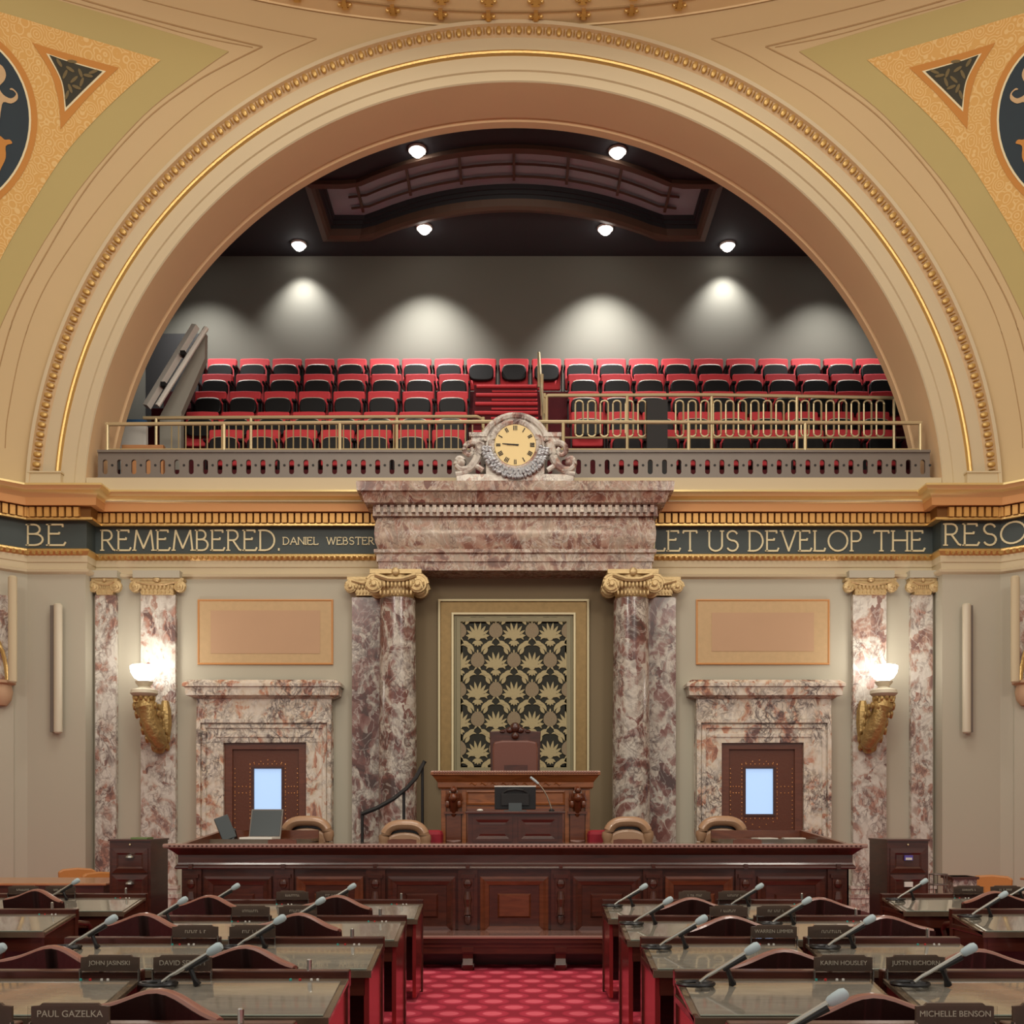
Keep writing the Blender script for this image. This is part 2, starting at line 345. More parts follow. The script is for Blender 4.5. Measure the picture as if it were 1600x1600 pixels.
# ---------------------------------------------------------------- the shell
YW, YP = 15.75, 15.43
XP0, XP1 = 7.33, 6.455
PATH = [(-9.3, 4.0), (-9.3, 13.75), (-XP0, YP), (-XP1, YP), (-XP1, YW), (XP1, YW), (XP1, YP), (XP0, YP), (9.3, 13.75), (9.3, 4.0)]
ZC = Z(799, YP)          # arch centre height
zo = lambda py, o: Z(py, YW-o)
fl = MB().add([(-9.5,-4,0),(9.5,-4,0),(9.5,21,0),(-9.5,21,0)], [(0,1,2,3)]).build('floor', M['carpet']); tag(fl, kind='structure')
w = MB().sweep(PATH[4:6], [(0, 0), (0, zo(905, 0))]).build('wall_front', M['beige']); tag(w, kind='structure')
for s_, nm in ((-1, 'wall_left'), (1, 'wall_right')):
    path = PATH[:5] if s_ < 0 else PATH[5:]
    w = MB().sweep(path, [(0, 0), (0, zo(905, 0))]).build(nm, M['beige']); tag(w, kind='structure')
    # shallow panel frames on the pier faces
    x0, x1 = sorted((s_*7.24, s_*6.56))
    # side wall above the cornice
    w2 = MB().add([(s_*9.3,4,6.2),(s_*9.3,13.6,6.2),(s_*9.3,13.6,13.5),(s_*9.3,4,13.5)], [(0,1,2,3)])
    w2.build('upper_wall', M['tan'], parent=w)
# floor of the raised dais behind the rostrum
dz = MB(); dz.box(-3.45, 3.45, 10.85, 12.2, 0, 0.34); dz.box(-4.4, 4.4, 12.2, 15.60, 0, 0.34); dz.box(-.9, .9, 13.25, 15.60, 0.34, 0.95)
tag(dz.build('floor', M['redcarpet']), kind='structure')

trim = empty('trim_1'); tag(trim, kind='structure')
MB().sweep(PATH, [(0.02, zo(762,0.40)+0.02), (0.40, zo(765,0.40)), (0.41, zo(768,0.41)), (0.38, zo(772,0.38)), (0.37, zo(775,.37)), (0.31, zo(780,0.31)), (0.27, zo(787,0.27))]).build('crown_moulding', M['crowngold'], trim, smooth=True)
MB().sweep(PATH, [(0.27, zo(787,0.27)), (0.26, zo(799,0.26)), (0.14, zo(801,0.14))]).build('fascia', M['orange'], trim)
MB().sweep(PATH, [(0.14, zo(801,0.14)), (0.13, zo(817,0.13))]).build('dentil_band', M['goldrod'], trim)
MB().sweep(PATH, [(0.13, zo(817,0.13)), (0.17, zo(817.5,0.17)), (0.17, zo(821,0.17)), (0.10, zo(823,0.10)), (0.03, zo(823,0.03))]).build('gold_fillet', M['gold'], trim, smooth=True)
MB().sweep(PATH, [(0.03, zo(823,0.03)), (0.03, zo(865,0.03))]).build('frieze_band', M['frieze'], trim)
MB().sweep(PATH, [(0.03, zo(865,0.03)), (0.08, zo(866,0.08)), (0.09, zo(869,0.09)), (0.05, zo(876,0.05))]).build('bead_fillet', M['gold'], trim, smooth=True)
MB().sweep(PATH, [(0.05, zo(876,0.05)), (0.05, zo(886,0.05)), (0.035, zo(887,0.035)), (0.035, zo(896,0.035)), (0.08, zo(897,.08)), (0.07, zo(901,.07)), (0.0, zo(905,0))]).build('architrave', M['cream'], trim)
dt = MB(); bd = MB()
for i in range(1, len(PATH)-2):
    a = Vector(PATH[i]); b = Vector(PATH[i+1]); L_ = (b-a).length; d = (b-a).normalized(); nr = Vector((d.y, -d.x)); n = max(1, int(L_/0.1035))
    if L_ < 0.5: continue
    for k in range(n):
        c = a+d*((k+0.5)*L_/n)
        q0, q1 = c-d*0.037, c+d*0.037
        dt.hexa([(*(q0+nr*.13), zo(816.5,.13)), (*(q1+nr*.13), zo(816.5,.13)), (*(q1+nr*.21), zo(816.5,.21)), (*(q0+nr*.21), zo(816.5,.21)),
                 (*(q0+nr*.13), zo(802,.13)), (*(q1+nr*.13), zo(802,.13)), (*(q1+nr*.21), zo(802,.21)), (*(q0+nr*.21), zo(802,.21))])
    n = int(L_/0.085)
    for k in range(n):
        c = a+d*((k+0.5)*L_/n)+nr*0.085
        bd.ball((c.x, c.y, zo(871.5,.085)), 0.034, 0.034, 0.034, 6, 4)
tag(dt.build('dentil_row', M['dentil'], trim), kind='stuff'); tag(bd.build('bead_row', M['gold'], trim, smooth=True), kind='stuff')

# ---- stroke lettering for the frieze
def arc(cx, cy, rx, ry, a0, a1, n=12): return [(cx+rx*math.cos(math.radians(a0+(a1-a0)*i/n)), cy+ry*math.sin(math.radians(a0+(a1-a0)*i/n))) for i in range(n+1)]
G = {
 'B': ([[(0,0),(0,1)], [(0,1)]+arc(.2,.77,.2,.23,90,-90,8)+[(0,.54)], [(0,.54)]+arc(.24,.27,.26,.27,90,-90,8)+[(0,0)]], .5, [(0,0),(0,1)]),
 'E': ([[(0,0),(0,1)], [(0,1),(.46,1),(.47,.9)], [(0,.55),(.34,.55),(.35,.62)], [(0,0),(.5,0),(.56,.13)]], .52, [(0,0),(0,1)]),
 'R': ([[(0,0),(0,1)], [(0,1)]+arc(.22,.75,.22,.25,90,-90,8)+[(0,.5)], [(.22,.5),(.5,.04),(.58,0)]], .54, [(0,0),(0,1)]),
 'M': ([[(0,0),(.1,1),(.42,.1),(.76,1),(.86,0)]], .86, [(0,0),(.86,0)]),
 'D': ([[(0,0),(0,1)], [(0,1)]+arc(.2,.5,.44,.5,90,-90,14)+[(0,0)]], .64, [(0,0),(0,1)]),
 'A': ([[(0,0),(.36,1),(.72,0)], [(.13,.36),(.59,.36)]], .72, [(0,0),(.72,0)]),
 'N': ([[(0,0),(0,1),(.66,0),(.66,1)]], .66, [(0,0),(.66,1),(0,1)]),
 'I': ([[(0,0),(0,1)]], .04, [(0,0),(0,1)]),
 'L': ([[(0,1),(0,0),(.46,0),(.5,.13)]], .46, [(0,1),(0,0)]),
 'W': ([[(0,1),(.25,0),(.48,.95),(.72,0),(.96,1)]], .96, [(0,1),(.96,1),(.48,.95)]),
 'S': ([arc(.25,.76,.22,.24,25,270,12)+arc(.25,.26,.24,.26,90,-150,12)], .5, []),
 'T': ([[(.3,0),(.3,1)], [(-.02,.9),(0,1),(.6,1),(.62,.9)]], .6, [(.3,0)]),
 'U': ([[(0,1)]+arc(.28,.28,.28,.28,180,360,12)+[(.56,1)]], .56, [(0,1),(.56,1)]),
 'V': ([[(0,1),(.34,0),(.68,1)]], .68, [(0,1),(.68,1)]),
 'O': ([arc(.46,.5,.46,.5,0,360,24)], .92, []),
 'P': ([[(0,0),(0,1)], [(0,1)]+arc(.24,.74,.22,.26,90,-90,8)+[(0,.48)]], .46, [(0,0),(0,1)]),
 'H': ([[(0,0),(0,1)], [(.62,0),(.62,1)], [(0,.53),(.62,.53)]], .62, [(0,0),(0,1),(.62,0),(.62,1)]),
 '.': ([[(0,0),(0,.08)]], .06, []),
}
def write(txt, x0, x1, z0, z1, fn, name='lettering', th=0.085, sp=0.2, space=0.5):
    h = z1-z0; cur = 0; items = []
    for ch in txt:
        if ch == ' ': cur += space; continue
        g = G[ch]; items.append((cur, g)); cur += g[1]+sp
    cur -= sp; sx = (x1-x0)/cur; mb = MB(); t = th/2; cnt = [0]
    def seg(a, b, tt=None):
        tt = tt or t
        ax, az = x0+a[0]*sx, z0+a[1]*h; bx, bz = x0+b[0]*sx, z0+b[1]*h
        d = Vector((bx-ax, bz-az)); l = d.length
        if l < 1e-6: return
        d /= l; k = tt*h; n = Vector((-d.y, d.x))*k; e = d*k*0.5
        q = [(ax-e.x+n.x, az-e.y+n.y), (ax-e.x-n.x, az-e.y-n.y), (bx+e.x-n.x, bz+e.y-n.y), (bx+e.x+n.x, bz+e.y+n.y)]
        cnt[0] += 1; dz_ = .012+.0009*(cnt[0] % 7)
        vs = [fn(u, z, 0.0) for u, z in q]+[fn(u, z, dz_) for u, z in q]
        mb.add(vs, [(0,1,2,3),(4,7,6,5),(0,4,5,1),(1,5,6,2),(2,6,7,3),(3,7,4,0)])
    for off, (strokes, wd, ser) in items:
        for st in strokes:
            for i in range(len(st)-1): seg((st[i][0]+off, st[i][1]), (st[i+1][0]+off, st[i+1][1]))
        for sx_, sz_ in ser: seg((sx_+off-.08, sz_), (sx_+off+.08, sz_), t*0.7)
    return mb.build(name, M['letter'], trim)
YFR = YW-0.032; YPR = YP-0.032
fw = lambda u, z, o: (u, YFR-o, z)
fp = lambda u, z, o: (u, YPR-o, z)
write('REMEMBERED.', X(160,YFR), X(438,YFR), Z(860,YFR), Z(829,YFR), fw)
write('DANIEL', X(443,YFR), X(497,YFR), Z(851,YFR), Z(840,YFR), fw, th=.12)
write('WEBSTER', X(511,YFR), X(584,YFR), Z(851,YFR), Z(840,YFR), fw, th=.12)
write('LET', X(1022,YFR), X(1088,YFR), Z(861,YFR), Z(830,YFR), fw)
write('US', X(1108,YFR), X(1153,YFR), Z(861,YFR), Z(830,YFR), fw)
write('DEVELOP', X(1171,YFR), X(1345,YFR), Z(861,YFR), Z(830,YFR), fw)
write('THE', X(1366,YFR), X(1443,YFR), Z(861,YFR), Z(830,YFR), fw)
write('BE', X(44,YPR), X(101,YPR), Z(852,YPR), Z(820,YPR), fp)
write('RES', X(1477,YPR), X(1556,YPR), Z(852,YPR), Z(819,YPR), fp)
dd = (Vector(PATH[8])-Vector(PATH[7])).normalized(); dn = Vector((dd.y, -dd.x))
fd = lambda u, z, o: (PATH[7][0]+dd.x*u+dn.x*(o+.032), PATH[7][1]+dd.y*u+dn.y*(o+.032), z)
write('O', 0.02, 0.36, Z(852,YPR), Z(819,YPR), fd)

# ---- arch
def ring(mb, prof, n=120, a0=0, a1=PI):   # prof: (r, y); revolved about the arch axis
    vs = []; fs = []; m = len(prof)
    for k in range(n+1):
        t = a0+(a1-a0)*k/n
        for r, y in prof: vs.append((r*math.cos(t), y, ZC+r*math.sin(t)))
    for k in range(n):
        for j in range(m-1): fs.append((k*m+j, (k+1)*m+j, (k+1)*m+j+1, k*m+j+1))
    return mb.add(vs, fs)
YB = YP/0.936
arch = empty('wall_arch'); tag(arch, kind='structure')
r_ = lambda px: px*YP/F
ring(MB(), [(r_(672),YB),(r_(672),YB-.15),(r_(676),YB-.18),(r_(676),YB-.22),(r_(672),YB-.25),(r_(672),YP+.02)]).build('soffit', M['soffit'], arch, smooth=True)
ring(MB(), [(r_(672),YP+.02),(r_(673.5),YP),(r_(687),YP),(r_(688),YP-.03),(r_(709),YP-.035)]).build('archivolt_inner', M['cream'], arch, smooth=True)
ring(MB(), [(r_(709),YP-.035),(r_(711),YP-.075),(r_(713.5),YP-.085),(r_(716),YP-.075),(r_(717.5),YP-.04)]).build('gold_line_moulding', M['gold'], arch, smooth=True)
ring(MB(), [(r_(717.5),YP-.04),(r_(737),YP-.045)]).build('archivolt_outer', M['cream'], arch, smooth=True)
ring(MB(), [(r_(737),YP-.045),(r_(740),YP-.06),(r_(750),YP-.09),(r_(752),YP-.14)]).build('egg_moulding_bed', M['peachrim'], arch, smooth=True)
ring(MB(), [(r_(752),YP-.14),(r_(757),YP-.15),(r_(758),YP-.10),(r_(760),YP+.02)]).build('outer_fillet', M['cream'], arch, smooth=True)
eg = MB()
nb = 150
for k in range(nb):
    t = PI*(k+.5)/nb; r = r_(745)
    mt = Matrix.Translation((r*math.cos(t), YP-.09, ZC+r*math.sin(t))) @ Matrix.Rotation(-t+PI/2, 4, 'Y')
    eg.m = mt; eg.ball((0,0,0), 0.044, 0.04, 0.062, 8, 5)
    eg.ball((0.076,0,0.0), 0.012, 0.03, 0.055, 5, 4)
tag(eg.build('egg_and_dart_row', M['capgold2'], arch, smooth=True), kind='stuff')
for s_ in (-1, 1):   # little pedestals where the archivolt lands on the cornice
    pb = MB(); x0, x1 = sorted((s_*X(803+707,YP-.1), s_*X(803+757,YP-.1)))
    pb.box(x0, x1, YP-.13, YP, Z(762,YP), Z(741,YP)); pb.box(x0-.015, x1+.015, YP-.15, YP, Z(743.5,YP), Z(741,YP))
    pb.build('arch_pedestal', M['cream'], arch)

# ---- pendentives (an ellipsoid through the arch and the dome ring)
B0 = 8.0; YC = YP-B0; RA = r_(757); PX = 10.6
EA = math.sqrt(RA**2+PX**2); EB = B0/math.sqrt(1-RA**2/EA**2)
ZR = ZC+RA
def ey(x, z): return YC+EB*math.sqrt(max(0, 1-(x/EA)**2-((z-ZC)/EA)**2))
def hit(px, py):
    d = Vector(((px-CX)/F, 1, (HZ-py)/F)); o = Vector((0, -YC, CZ-ZC)); s = Vector((1/EA, 1/EB, 1/EA))
    dv = Vector([d[i]*s[i] for i in range(3)]); ov = Vector([o[i]*s[i] for i in range(3)])
    a = dv.dot(dv); b = 2*dv.dot(ov); c = ov.dot(ov)-1; t = (-b+math.sqrt(b*b-4*a*c))/(2*a)
    return (d.x*t, CZ+d.z*t)
def lifted(poly, off, name, mt, parent, step=0.3, mirror=False):
    """polygon in (x,z) laid on the pendentive at a small offset"""
    q_ = []
    for p in poly:
        if not q_ or (abs(p[0]-q_[-1][0])+abs(p[1]-q_[-1][1])) > 1e-4: q_.append(p)
    if abs(q_[0][0]-q_[-1][0])+abs(q_[0][1]-q_[-1][1]) < 1e-4: q_.pop()
    poly = q_
    if mirror: poly = [(-x, z) for x, z in poly]
    bm = bmesh.new(); vs = [bm.verts.new((x, 0, z)) for x, z in poly]
    es = [bm.edges.new((vs[i], vs[(i+1)%len(vs)])) for i in range(len(vs))]
    bmesh.ops.triangle_fill(bm, use_beauty=True, edges=es, normal=(0,-1,0))
    xs = [p[0] for p in poly]; zs = [p[1] for p in poly]
    for ax, lo, hi in ((0, min(xs), max(xs)), (2, min(zs), max(zs))):
        k = math.floor(lo/step)+1
        while k*step < hi:
            co = (k*step, 0, 0) if ax == 0 else (0, 0, k*step); no = (1,0,0) if ax == 0 else (0,0,1)
            bmesh.ops.bisect_plane(bm, geom=bm.verts[:]+bm.edges[:]+bm.faces[:], plane_co=co, plane_no=no); k += 1
    for v in bm.verts: v.co.y = ey(v.co.x, v.co.z)-off
    me = bpy.data.meshes.new(name); bm.to_mesh(me); bm.free(); me.materials.append(mt)
    for p in me.polygons: p.use_smooth = True
    o = bpy.data.objects.new(name, me); COL.objects.link(o)
    if parent: o.parent = parent
    return o
def dens(pts, closed=False, n=6):   # Catmull-Rom in pixel space
    out = []; L_ = len(pts)
    for i in range(L_ if closed else L_-1):
        g = lambda j: pts[j % L_] if closed else pts[max(0, min(L_-1, j))]
        p0, p1, p2, p3 = g(i-1), g(i), g(i+1), g(i+2)
        for k in range(n):
            t = k/n
            out.append(tuple(0.5*((2*p1[c])+(-p0[c]+p2[c])*t+(2*p0[c]-5*p1[c]+4*p2[c]-p3[c])*t*t+(-p0[c]+3*p1[c]-3*p2[c]+p3[c])*t**3) for c in (0,1)))
    if not closed: out.append(pts[-1])
    return out
def ribbon(pxs, wd, off, name, mt, parent, mirror):
    """a raised strip that follows a curve on the pendentive"""
    pts = [hit(*p) for p in dens(pxs)]
    if mirror: pts = [(-x, z) for x, z in pts]
    pts3 = [Vector((x, ey(x, z), z)) for x, z in pts]
    mb = MB(); mb.tube(pts3, wd*.8, 6); return mb.build(name, mt, parent, smooth=True)
for s_, mir, nm in ((-1, False, 'left'), (1, True, 'right')):
    pen = empty('wall_pendentive_'+nm); tag(pen, kind='structure')
    poly = [(-RA*math.cos(t), ZC+RA*math.sin(t)) for t in [PI/2*k/40 for k in range(41)]]
    poly += [(-1.5, ZR+.02), (-9.2, ZR+.02), (-9.2, ZC-.1), (-RA, ZC-.1)]
    lifted(poly, 0, 'plaster', M['tan'], pen, 0.35, mir)
    field = dens([(357,81),(300,121),(225,180),(140,275),(90,345),(50,410),(10,490),(-20,560)])+[(-160,560),(-160,-90)]+dens([(-160,-68),(87,0),(200,33),(300,63),(357,81)])
    lifted([hit(*p) for p in field], .008, 'olive_field', M['olive'], pen, 0.35, mir)
    for pts, wdt in (([(495,61),(440,85),(400,108),(325,153),(250,217),(170,305),(100,400),(60,470),(32,550),(12,650),(8,700)], .010),
                     ([(410,73),(350,103),(300,132),(225,190),(140,287),(70,400),(25,487),(0,570),(-15,640)], .013),
                     ([(357,81),(300,121),(225,180),(140,275),(90,345),(50,410),(10,490),(-20,560)], .008),
                     ([(495,61),(400,42),(300,19),(225,0),(140,-22)], .010), ([(410,73),(330,54),(225,27),(120,-3),(40,-28)], .014),
                     ([(395,74),(300,55),(225,34),(115,4),(0,-28)], .010), ([(357,81),(300,63),(200,33),(87,0),(-60,-42)], .008)):
        ribbon(pts, wdt, 0, 'raised_line', M['line'], pen, mir)
    # painted medallion panel
    med = empty('painted_medallion'); tag(med, 'gold-bordered painted pendentive panel with dark medallion, %s of the big arch' % ('left' if s_ < 0 else 'right'), 'wall painting', 'painted medallions on the pendentives')
    bord = dens([(252,95),(200,140),(150,188),(100,245),(50,322),(5,400),(-30,480),(-60,560)])+[(-200,560),(-200,-40)]+dens([(-200,-35),(0,20),(120,56),(252,95)])
    lifted([hit(*p) for p in bord], .02, 'lace_border', M['lace'], med, 0.35, mir)
    cpx = lambda r: [(-100+r*1.0*math.cos(t), 190+r*math.sin(t)*1.0) for t in [2*PI*k/64 for k in range(64)]]
    lifted([hit(*p) for p in cpx(160)], .03, 'ochre_ring', M['ochre'], med, 0.4, mir)
    lifted([hit(*p) for p in cpx(150.5)], .036, 'cream_ring', M['letter'], med, 0.4, mir)
    lifted([hit(*p) for p in cpx(147.5)], .042, 'navy_disc', M['navy'], med, 0.4, mir)
    lifted([hit(*p) for p in dens([(187,108),(140,153),(96,204)])+dens([(96,204),(93,160),(80,115),(52,69)])+dens([(52,69),(110,87),(187,108)])], .03, 'ochre_triangle', M['ochre'], med, 0.4, mir)
    lifted([hit(*p) for p in dens([(167,114),(135,145),(103,177)])+dens([(103,177),(97,130),(74,86)])+dens([(74,86),(110,98),(167,114)])], .036, 'cream_triangle', M['letter'], med, 0.4, mir)
    lifted([hit(*p) for p in dens([(162,115),(133,143),(105,171)])+dens([(105,171),(99,130),(79,89)])+dens([(79,89),(110,100),(162,115)])], .042, 'dark_triangle', M['leafdark'], med, 0.4, mir)
    lf = MB()
    for cx_, cy_, a in ((112,112,.6),(118,128,2.4),(128,118,1.2),(140,122,.2),(104,120,2.0),(112,142,1.2),(122,140,.4),(107,152,1.9),(95,102,1.0),(148,116,2.8),(115,100,.1),(130,132,1.9)):
        vs = []
        for k in range(8):
            t = 2*PI*k/8; a1, b1 = 8*math.cos(t), 2.6*math.sin(t)
            x, z = hit(cx_+a1*math.cos(a)-b1*math.sin(a), cy_+a1*math.sin(a)+b1*math.cos(a))
            if mir: x = -x
            vs.append((x, ey(x, z)-.05, z))
        lf.add(vs, [tuple(range(8))])
    lf.build('painted_leaves', M['leaf'], med)
    fg = [[(-30,95),(2,104),(12,118),(10,130),(2,140),(8,152),(20,158),(28,152),(24,146),(18,144),(22,142),(30,150),(30,160),(20,166),(8,164),(4,180),(-2,208),(-30,214)],
          [(-30,212),(0,215),(10,222),(18,222),(22,228),(12,232),(12,250),(4,268),(-4,284),(-30,290)]]
    for i, q in enumerate(fg):
        lifted([hit(*p) for p in dens(q, True, 3)], .055, 'painted_scroll', M['peachrim'] if i == 0 else M['ochre'], med, 0.4, mir)
# ---- dome ring
dr = empty('ceiling_ring'); tag(dr, kind='structure')
def ell(off, t): return (-(PX-off)*math.cos(t), YC+(B0-off)*math.sin(t))
def ering(prof, name, mt):
    mb = MB(); vs = []; fs = []; m = len(prof); n = 90
    for k in range(n+1):
        t = PI*(0.12+0.76*k/n)
        for o, z in prof: vs.append((*ell(o, t), z))
    for k in range(n):
        for j in range(m-1): fs.append((k*m+j, (k+1)*m+j, (k+1)*m+j+1, k*m+j+1))
    mb.add(vs, fs); return mb.build(name, mt, dr, smooth=True)
ering([(-.05,ZR+.1),(0.0,ZR-.02),(0.02,ZR-.02)], 'ring_edge', M['line'])
ering([(.02,ZR-.02),(.03,ZR),(.27,ZR),(.28,ZR-.015)], 'ring_soffit', M['ringtan'])
ering([(.28,ZR-.015),(.31,ZR-.015),(.32,ZR)], 'ring_step', M['line'])
ering([(.32,ZR),(1.6,ZR+.02),(1.62,ZR+.9)], 'ring_upper', M['ringtan'])
kb = MB(); kd = MB()
for k in range(-4, 5):
    pxk = 763+75.2*k
    for (o, half, hh, mb_) in ((.22, .085, .05, kb), (.50, .10, .06, kd)):
        # find parameter where the ring point projects near this pixel column
        best = min((abs(ell(o, PI*q/600)[0]/ell(o, PI*q/600)[1]*F+CX-(pxk if o < .3 else CX+(pxk-CX)*1.0)), q) for q in range(80, 520))[1]
        x, y = ell(o, PI*best/600)
        mb_.m = Matrix.Translation((x, y, ZR))
        mb_.box(-half, half, -.03, .03, -.03, .01); mb_.box(-half*.35, half*.35, -.10, .06, -.05, .01); mb_.box(-half*.6, half*.6, .05, .09, -.025, .01)
        mb_.ball((-half*.9, 0, -.02), .035, .035, .03, 6, 4); mb_.ball((half*.9, 0, -.02), .035, .035, .03, 6, 4)
kb.build('gold_modillions', M['gold'], dr); kd.build('gold_modillions_inner', M['gold'], dr)

# ---------------------------------------------------------------- gallery behind the arch
YG = 21.1
cz = lambda x: 13.05
gw = MB(); gw.box(-7.6, 7.6, YG, YG+.1, 5, 13.6)
tag(gw.build('wall_gallery_back', M['greywall']), kind='structure')
for s_, nm in ((-1, 'wall_gallery_left'), (1, 'wall_gallery_right')):
    tag(MB().box(*sorted((s_*7.5, s_*7.6)), YB, YG, 5, 13.6).build(nm, M['greywall']), kind='structure')
# front wall ring behind the arch so no light leaks around it
fw_ = MB(); ring(fw_, [(r_(672), YB), (12.0, YB)], 64); tag(fw_.build('wall_gallery_front', M['matteblack']), kind='structure')
# vaulted ceiling with a skylight recess
SX = 3.65
sky_bow = lambda x: 1.0*min(1, (abs(x)/2.9)**2)
skn = lambda x: 17.73+sky_bow(x)
skf = lambda x: 19.28+sky_bow(x)
gc = MB(); nx = 76
xs = sorted(set([-7.6+15.2*i/nx for i in range(nx+1)]+[-SX, SX]))
for i in range(len(xs)-1):
    a, b = xs[i], xs[i+1]; mid = (a+b)/2
    if abs(mid) < SX:
        y0a, y0b = skn(a), skn(b); y1a, y1b = skf(a), skf(b)
        gc.add([(a,YB,cz(a)),(b,YB,cz(b)),(b,y0b,cz(b)),(a,y0a,cz(a))], [(0,1,2,3)])
        gc.add([(a,y1a,cz(a)),(b,y1b,cz(b)),(b,YG,cz(b)),(a,YG,cz(a))], [(0,1,2,3)])
    else: gc.add([(a,YB,cz(a)),(b,YB,cz(b)),(b,YG,cz(b)),(a,YG,cz(a))], [(0,1,2,3)])
gco = gc.build('ceiling', M['darkceil']); tag(gco, kind='structure')
def loop_skl(off, dzv, n=24):
    pts = []; sx = SX-off
    xs_ = [-sx+2*sx*i/n for i in range(n+1)]
    for x in xs_: pts.append((x, skf(x)-off, cz(x)+dzv))
    for x in reversed(xs_): pts.append((x, skn(x)+off, cz(x)+dzv))
    return pts
def loft(mb, loops):
    n = len(loops[0])
    for i in range(len(loops)-1):
        mb.add(loops[i]+loops[i+1], [(k, (k+1)%n, n+(k+1)%n, n+k) for k in range(n)])
    return mb
sk = empty('window_1'); tag(sk, kind='structure')
loft(MB(), [loop_skl(-.16,.0), loop_skl(-.16,-.07), loop_skl(-.05,-.09), loop_skl(0,-.04), loop_skl(.03,.08)]).build('skylight_frame', M['brownred'], sk)
loft(MB(), [loop_skl(.03,.08), loop_skl(.035,.15), loop_skl(.07,.15), loop_skl(.075,.22), loop_skl(.11,.22), loop_skl(.12,.30)]).build('skylight_reveal', M['darkceil'], sk)
gl = MB(); lp = loop_skl(.12,.30); n_ = 25
for i in range(24): gl.add([lp[i], lp[i+1], lp[49-i-1], lp[49-i]], [(0,1,2,3)])
gl.build('skylight_glass', M['skyglass'], sk)
bars = MB()
for k in (-3, -2, -1, 0, 1, 2, 3):
    x = k*0.98; bars.box(x-.025, x+.025, skn(x)+.3, skf(x)-.3, cz(x)+.24, cz(x)+.28)
for yy in (.42, .78, 1.14):
    bars.tube([(x*.35, skn(x*.35)+yy, cz(x*.35)+.26) for x in range(-9, 10)], .025, 4)
bars.build('glazing_bars', M['brownred'], sk)

# downlights
for i, (px, py, lab) in enumerate(((652,233,'front left'),(965,235,'front right'),(467,381,'rear far left'),(663,355,'rear middle left'),(946,356,'rear middle right'),(1137,382,'rear far right'))):
    Y_ = 19.9
    for _ in range(30):
        x = X(px, Y_); Y_ = (cz(x)-CZ)*F/(HZ-py)
    x = X(px, Y_); z = cz(x)
    t = empty('ceiling_downlight', (x, Y_, z)); tag(t, 'round recessed downlight glowing white in the dark gallery ceiling, %s' % lab, 'ceiling light', 'gallery downlights')
    MB().lathe([(0.115,-.03),(0.15,-.035),(0.16,-.01),(0.16,.02),(.115,.02)], n=20).build('trim_ring', M['white'], t, smooth=True)
    MB().lathe([(0.0,-.13),(0.06,-.12),(0.10,-.085),(0.118,-.03),(.118,0)], n=20).build('lens', M['downlight'], t, smooth=True)
    d = bpy.data.lights.new('downlight_lamp', 'SPOT'); d.energy = (1150 if abs(x) < 2.5 else 330) if i > 1 else 200; d.spot_size = math.radians(92 if i > 1 else 60); d.spot_blend = 1.0; d.color = (1.0,0.98,0.94); d.shadow_soft_size = 0.08
    o = bpy.data.objects.new('downlight_lamp', d); COL.objects.link(o); o.parent = t; o.location = (0,0,-.16); o.rotation_euler = (math.radians(15),0,0)
# an extra row light over the outer right, hidden behind the arch, is real in the photo (its pool shows on the wall)
for x in (-6.3, 6.3):
    t = empty('ceiling_downlight', (x, 19.9, cz(x))); tag(t, 'downlight tucked behind the arch at the %s end of the gallery' % ('left' if x < 0 else 'right'), 'ceiling light', 'gallery downlights')
    MB().lathe([(0,-.03),(0.15,-.035),(0.16,-.01),(0.16,.02)], n=20).build('lens', M['downlight'], t, smooth=True)
    d = bpy.data.lights.new('downlight_lamp', 'SPOT'); d.energy = 650; d.spot_size = math.radians(86); d.spot_blend = 1.0; d.color = (1.0,0.98,0.94); d.shadow_soft_size = 0.08
    o = bpy.data.objects.new('downlight_lamp', d); COL.objects.link(o); o.parent = t; o.location = (0,0,-.16); o.rotation_euler = (math.radians(15),0,0)

# stepped gallery floor
ROWY = [20.55, 19.87, 19.18, 18.5, 17.8]; ROWZ = [Z(557,20.55), Z(581,19.87), Z(608,19.18), Z(640,18.5), Z(668,17.8)]
SEATH = 0.86
gf = MB(); gf.box(-6.4, 6.4, 15.85, 16.6, 5.9, Z(745,15.7)); gf.box(-7.5, 7.5, 16.5, YG, 5.9, Z(745,15.7))
for y, z in zip(ROWY, ROWZ):
    gf.box(-6.9, 7.5, y-.38, YG, 6.3, z-SEATH)
tag(gf.build('floor', M['redcarpet']), kind='structure')
sill = MB().box(-XP1, XP1, 15.45, 15.80, zo(770,.4)-.1, Z(748,15.5)).build('trim_2', M['cream']); tag(sill, kind='structure')

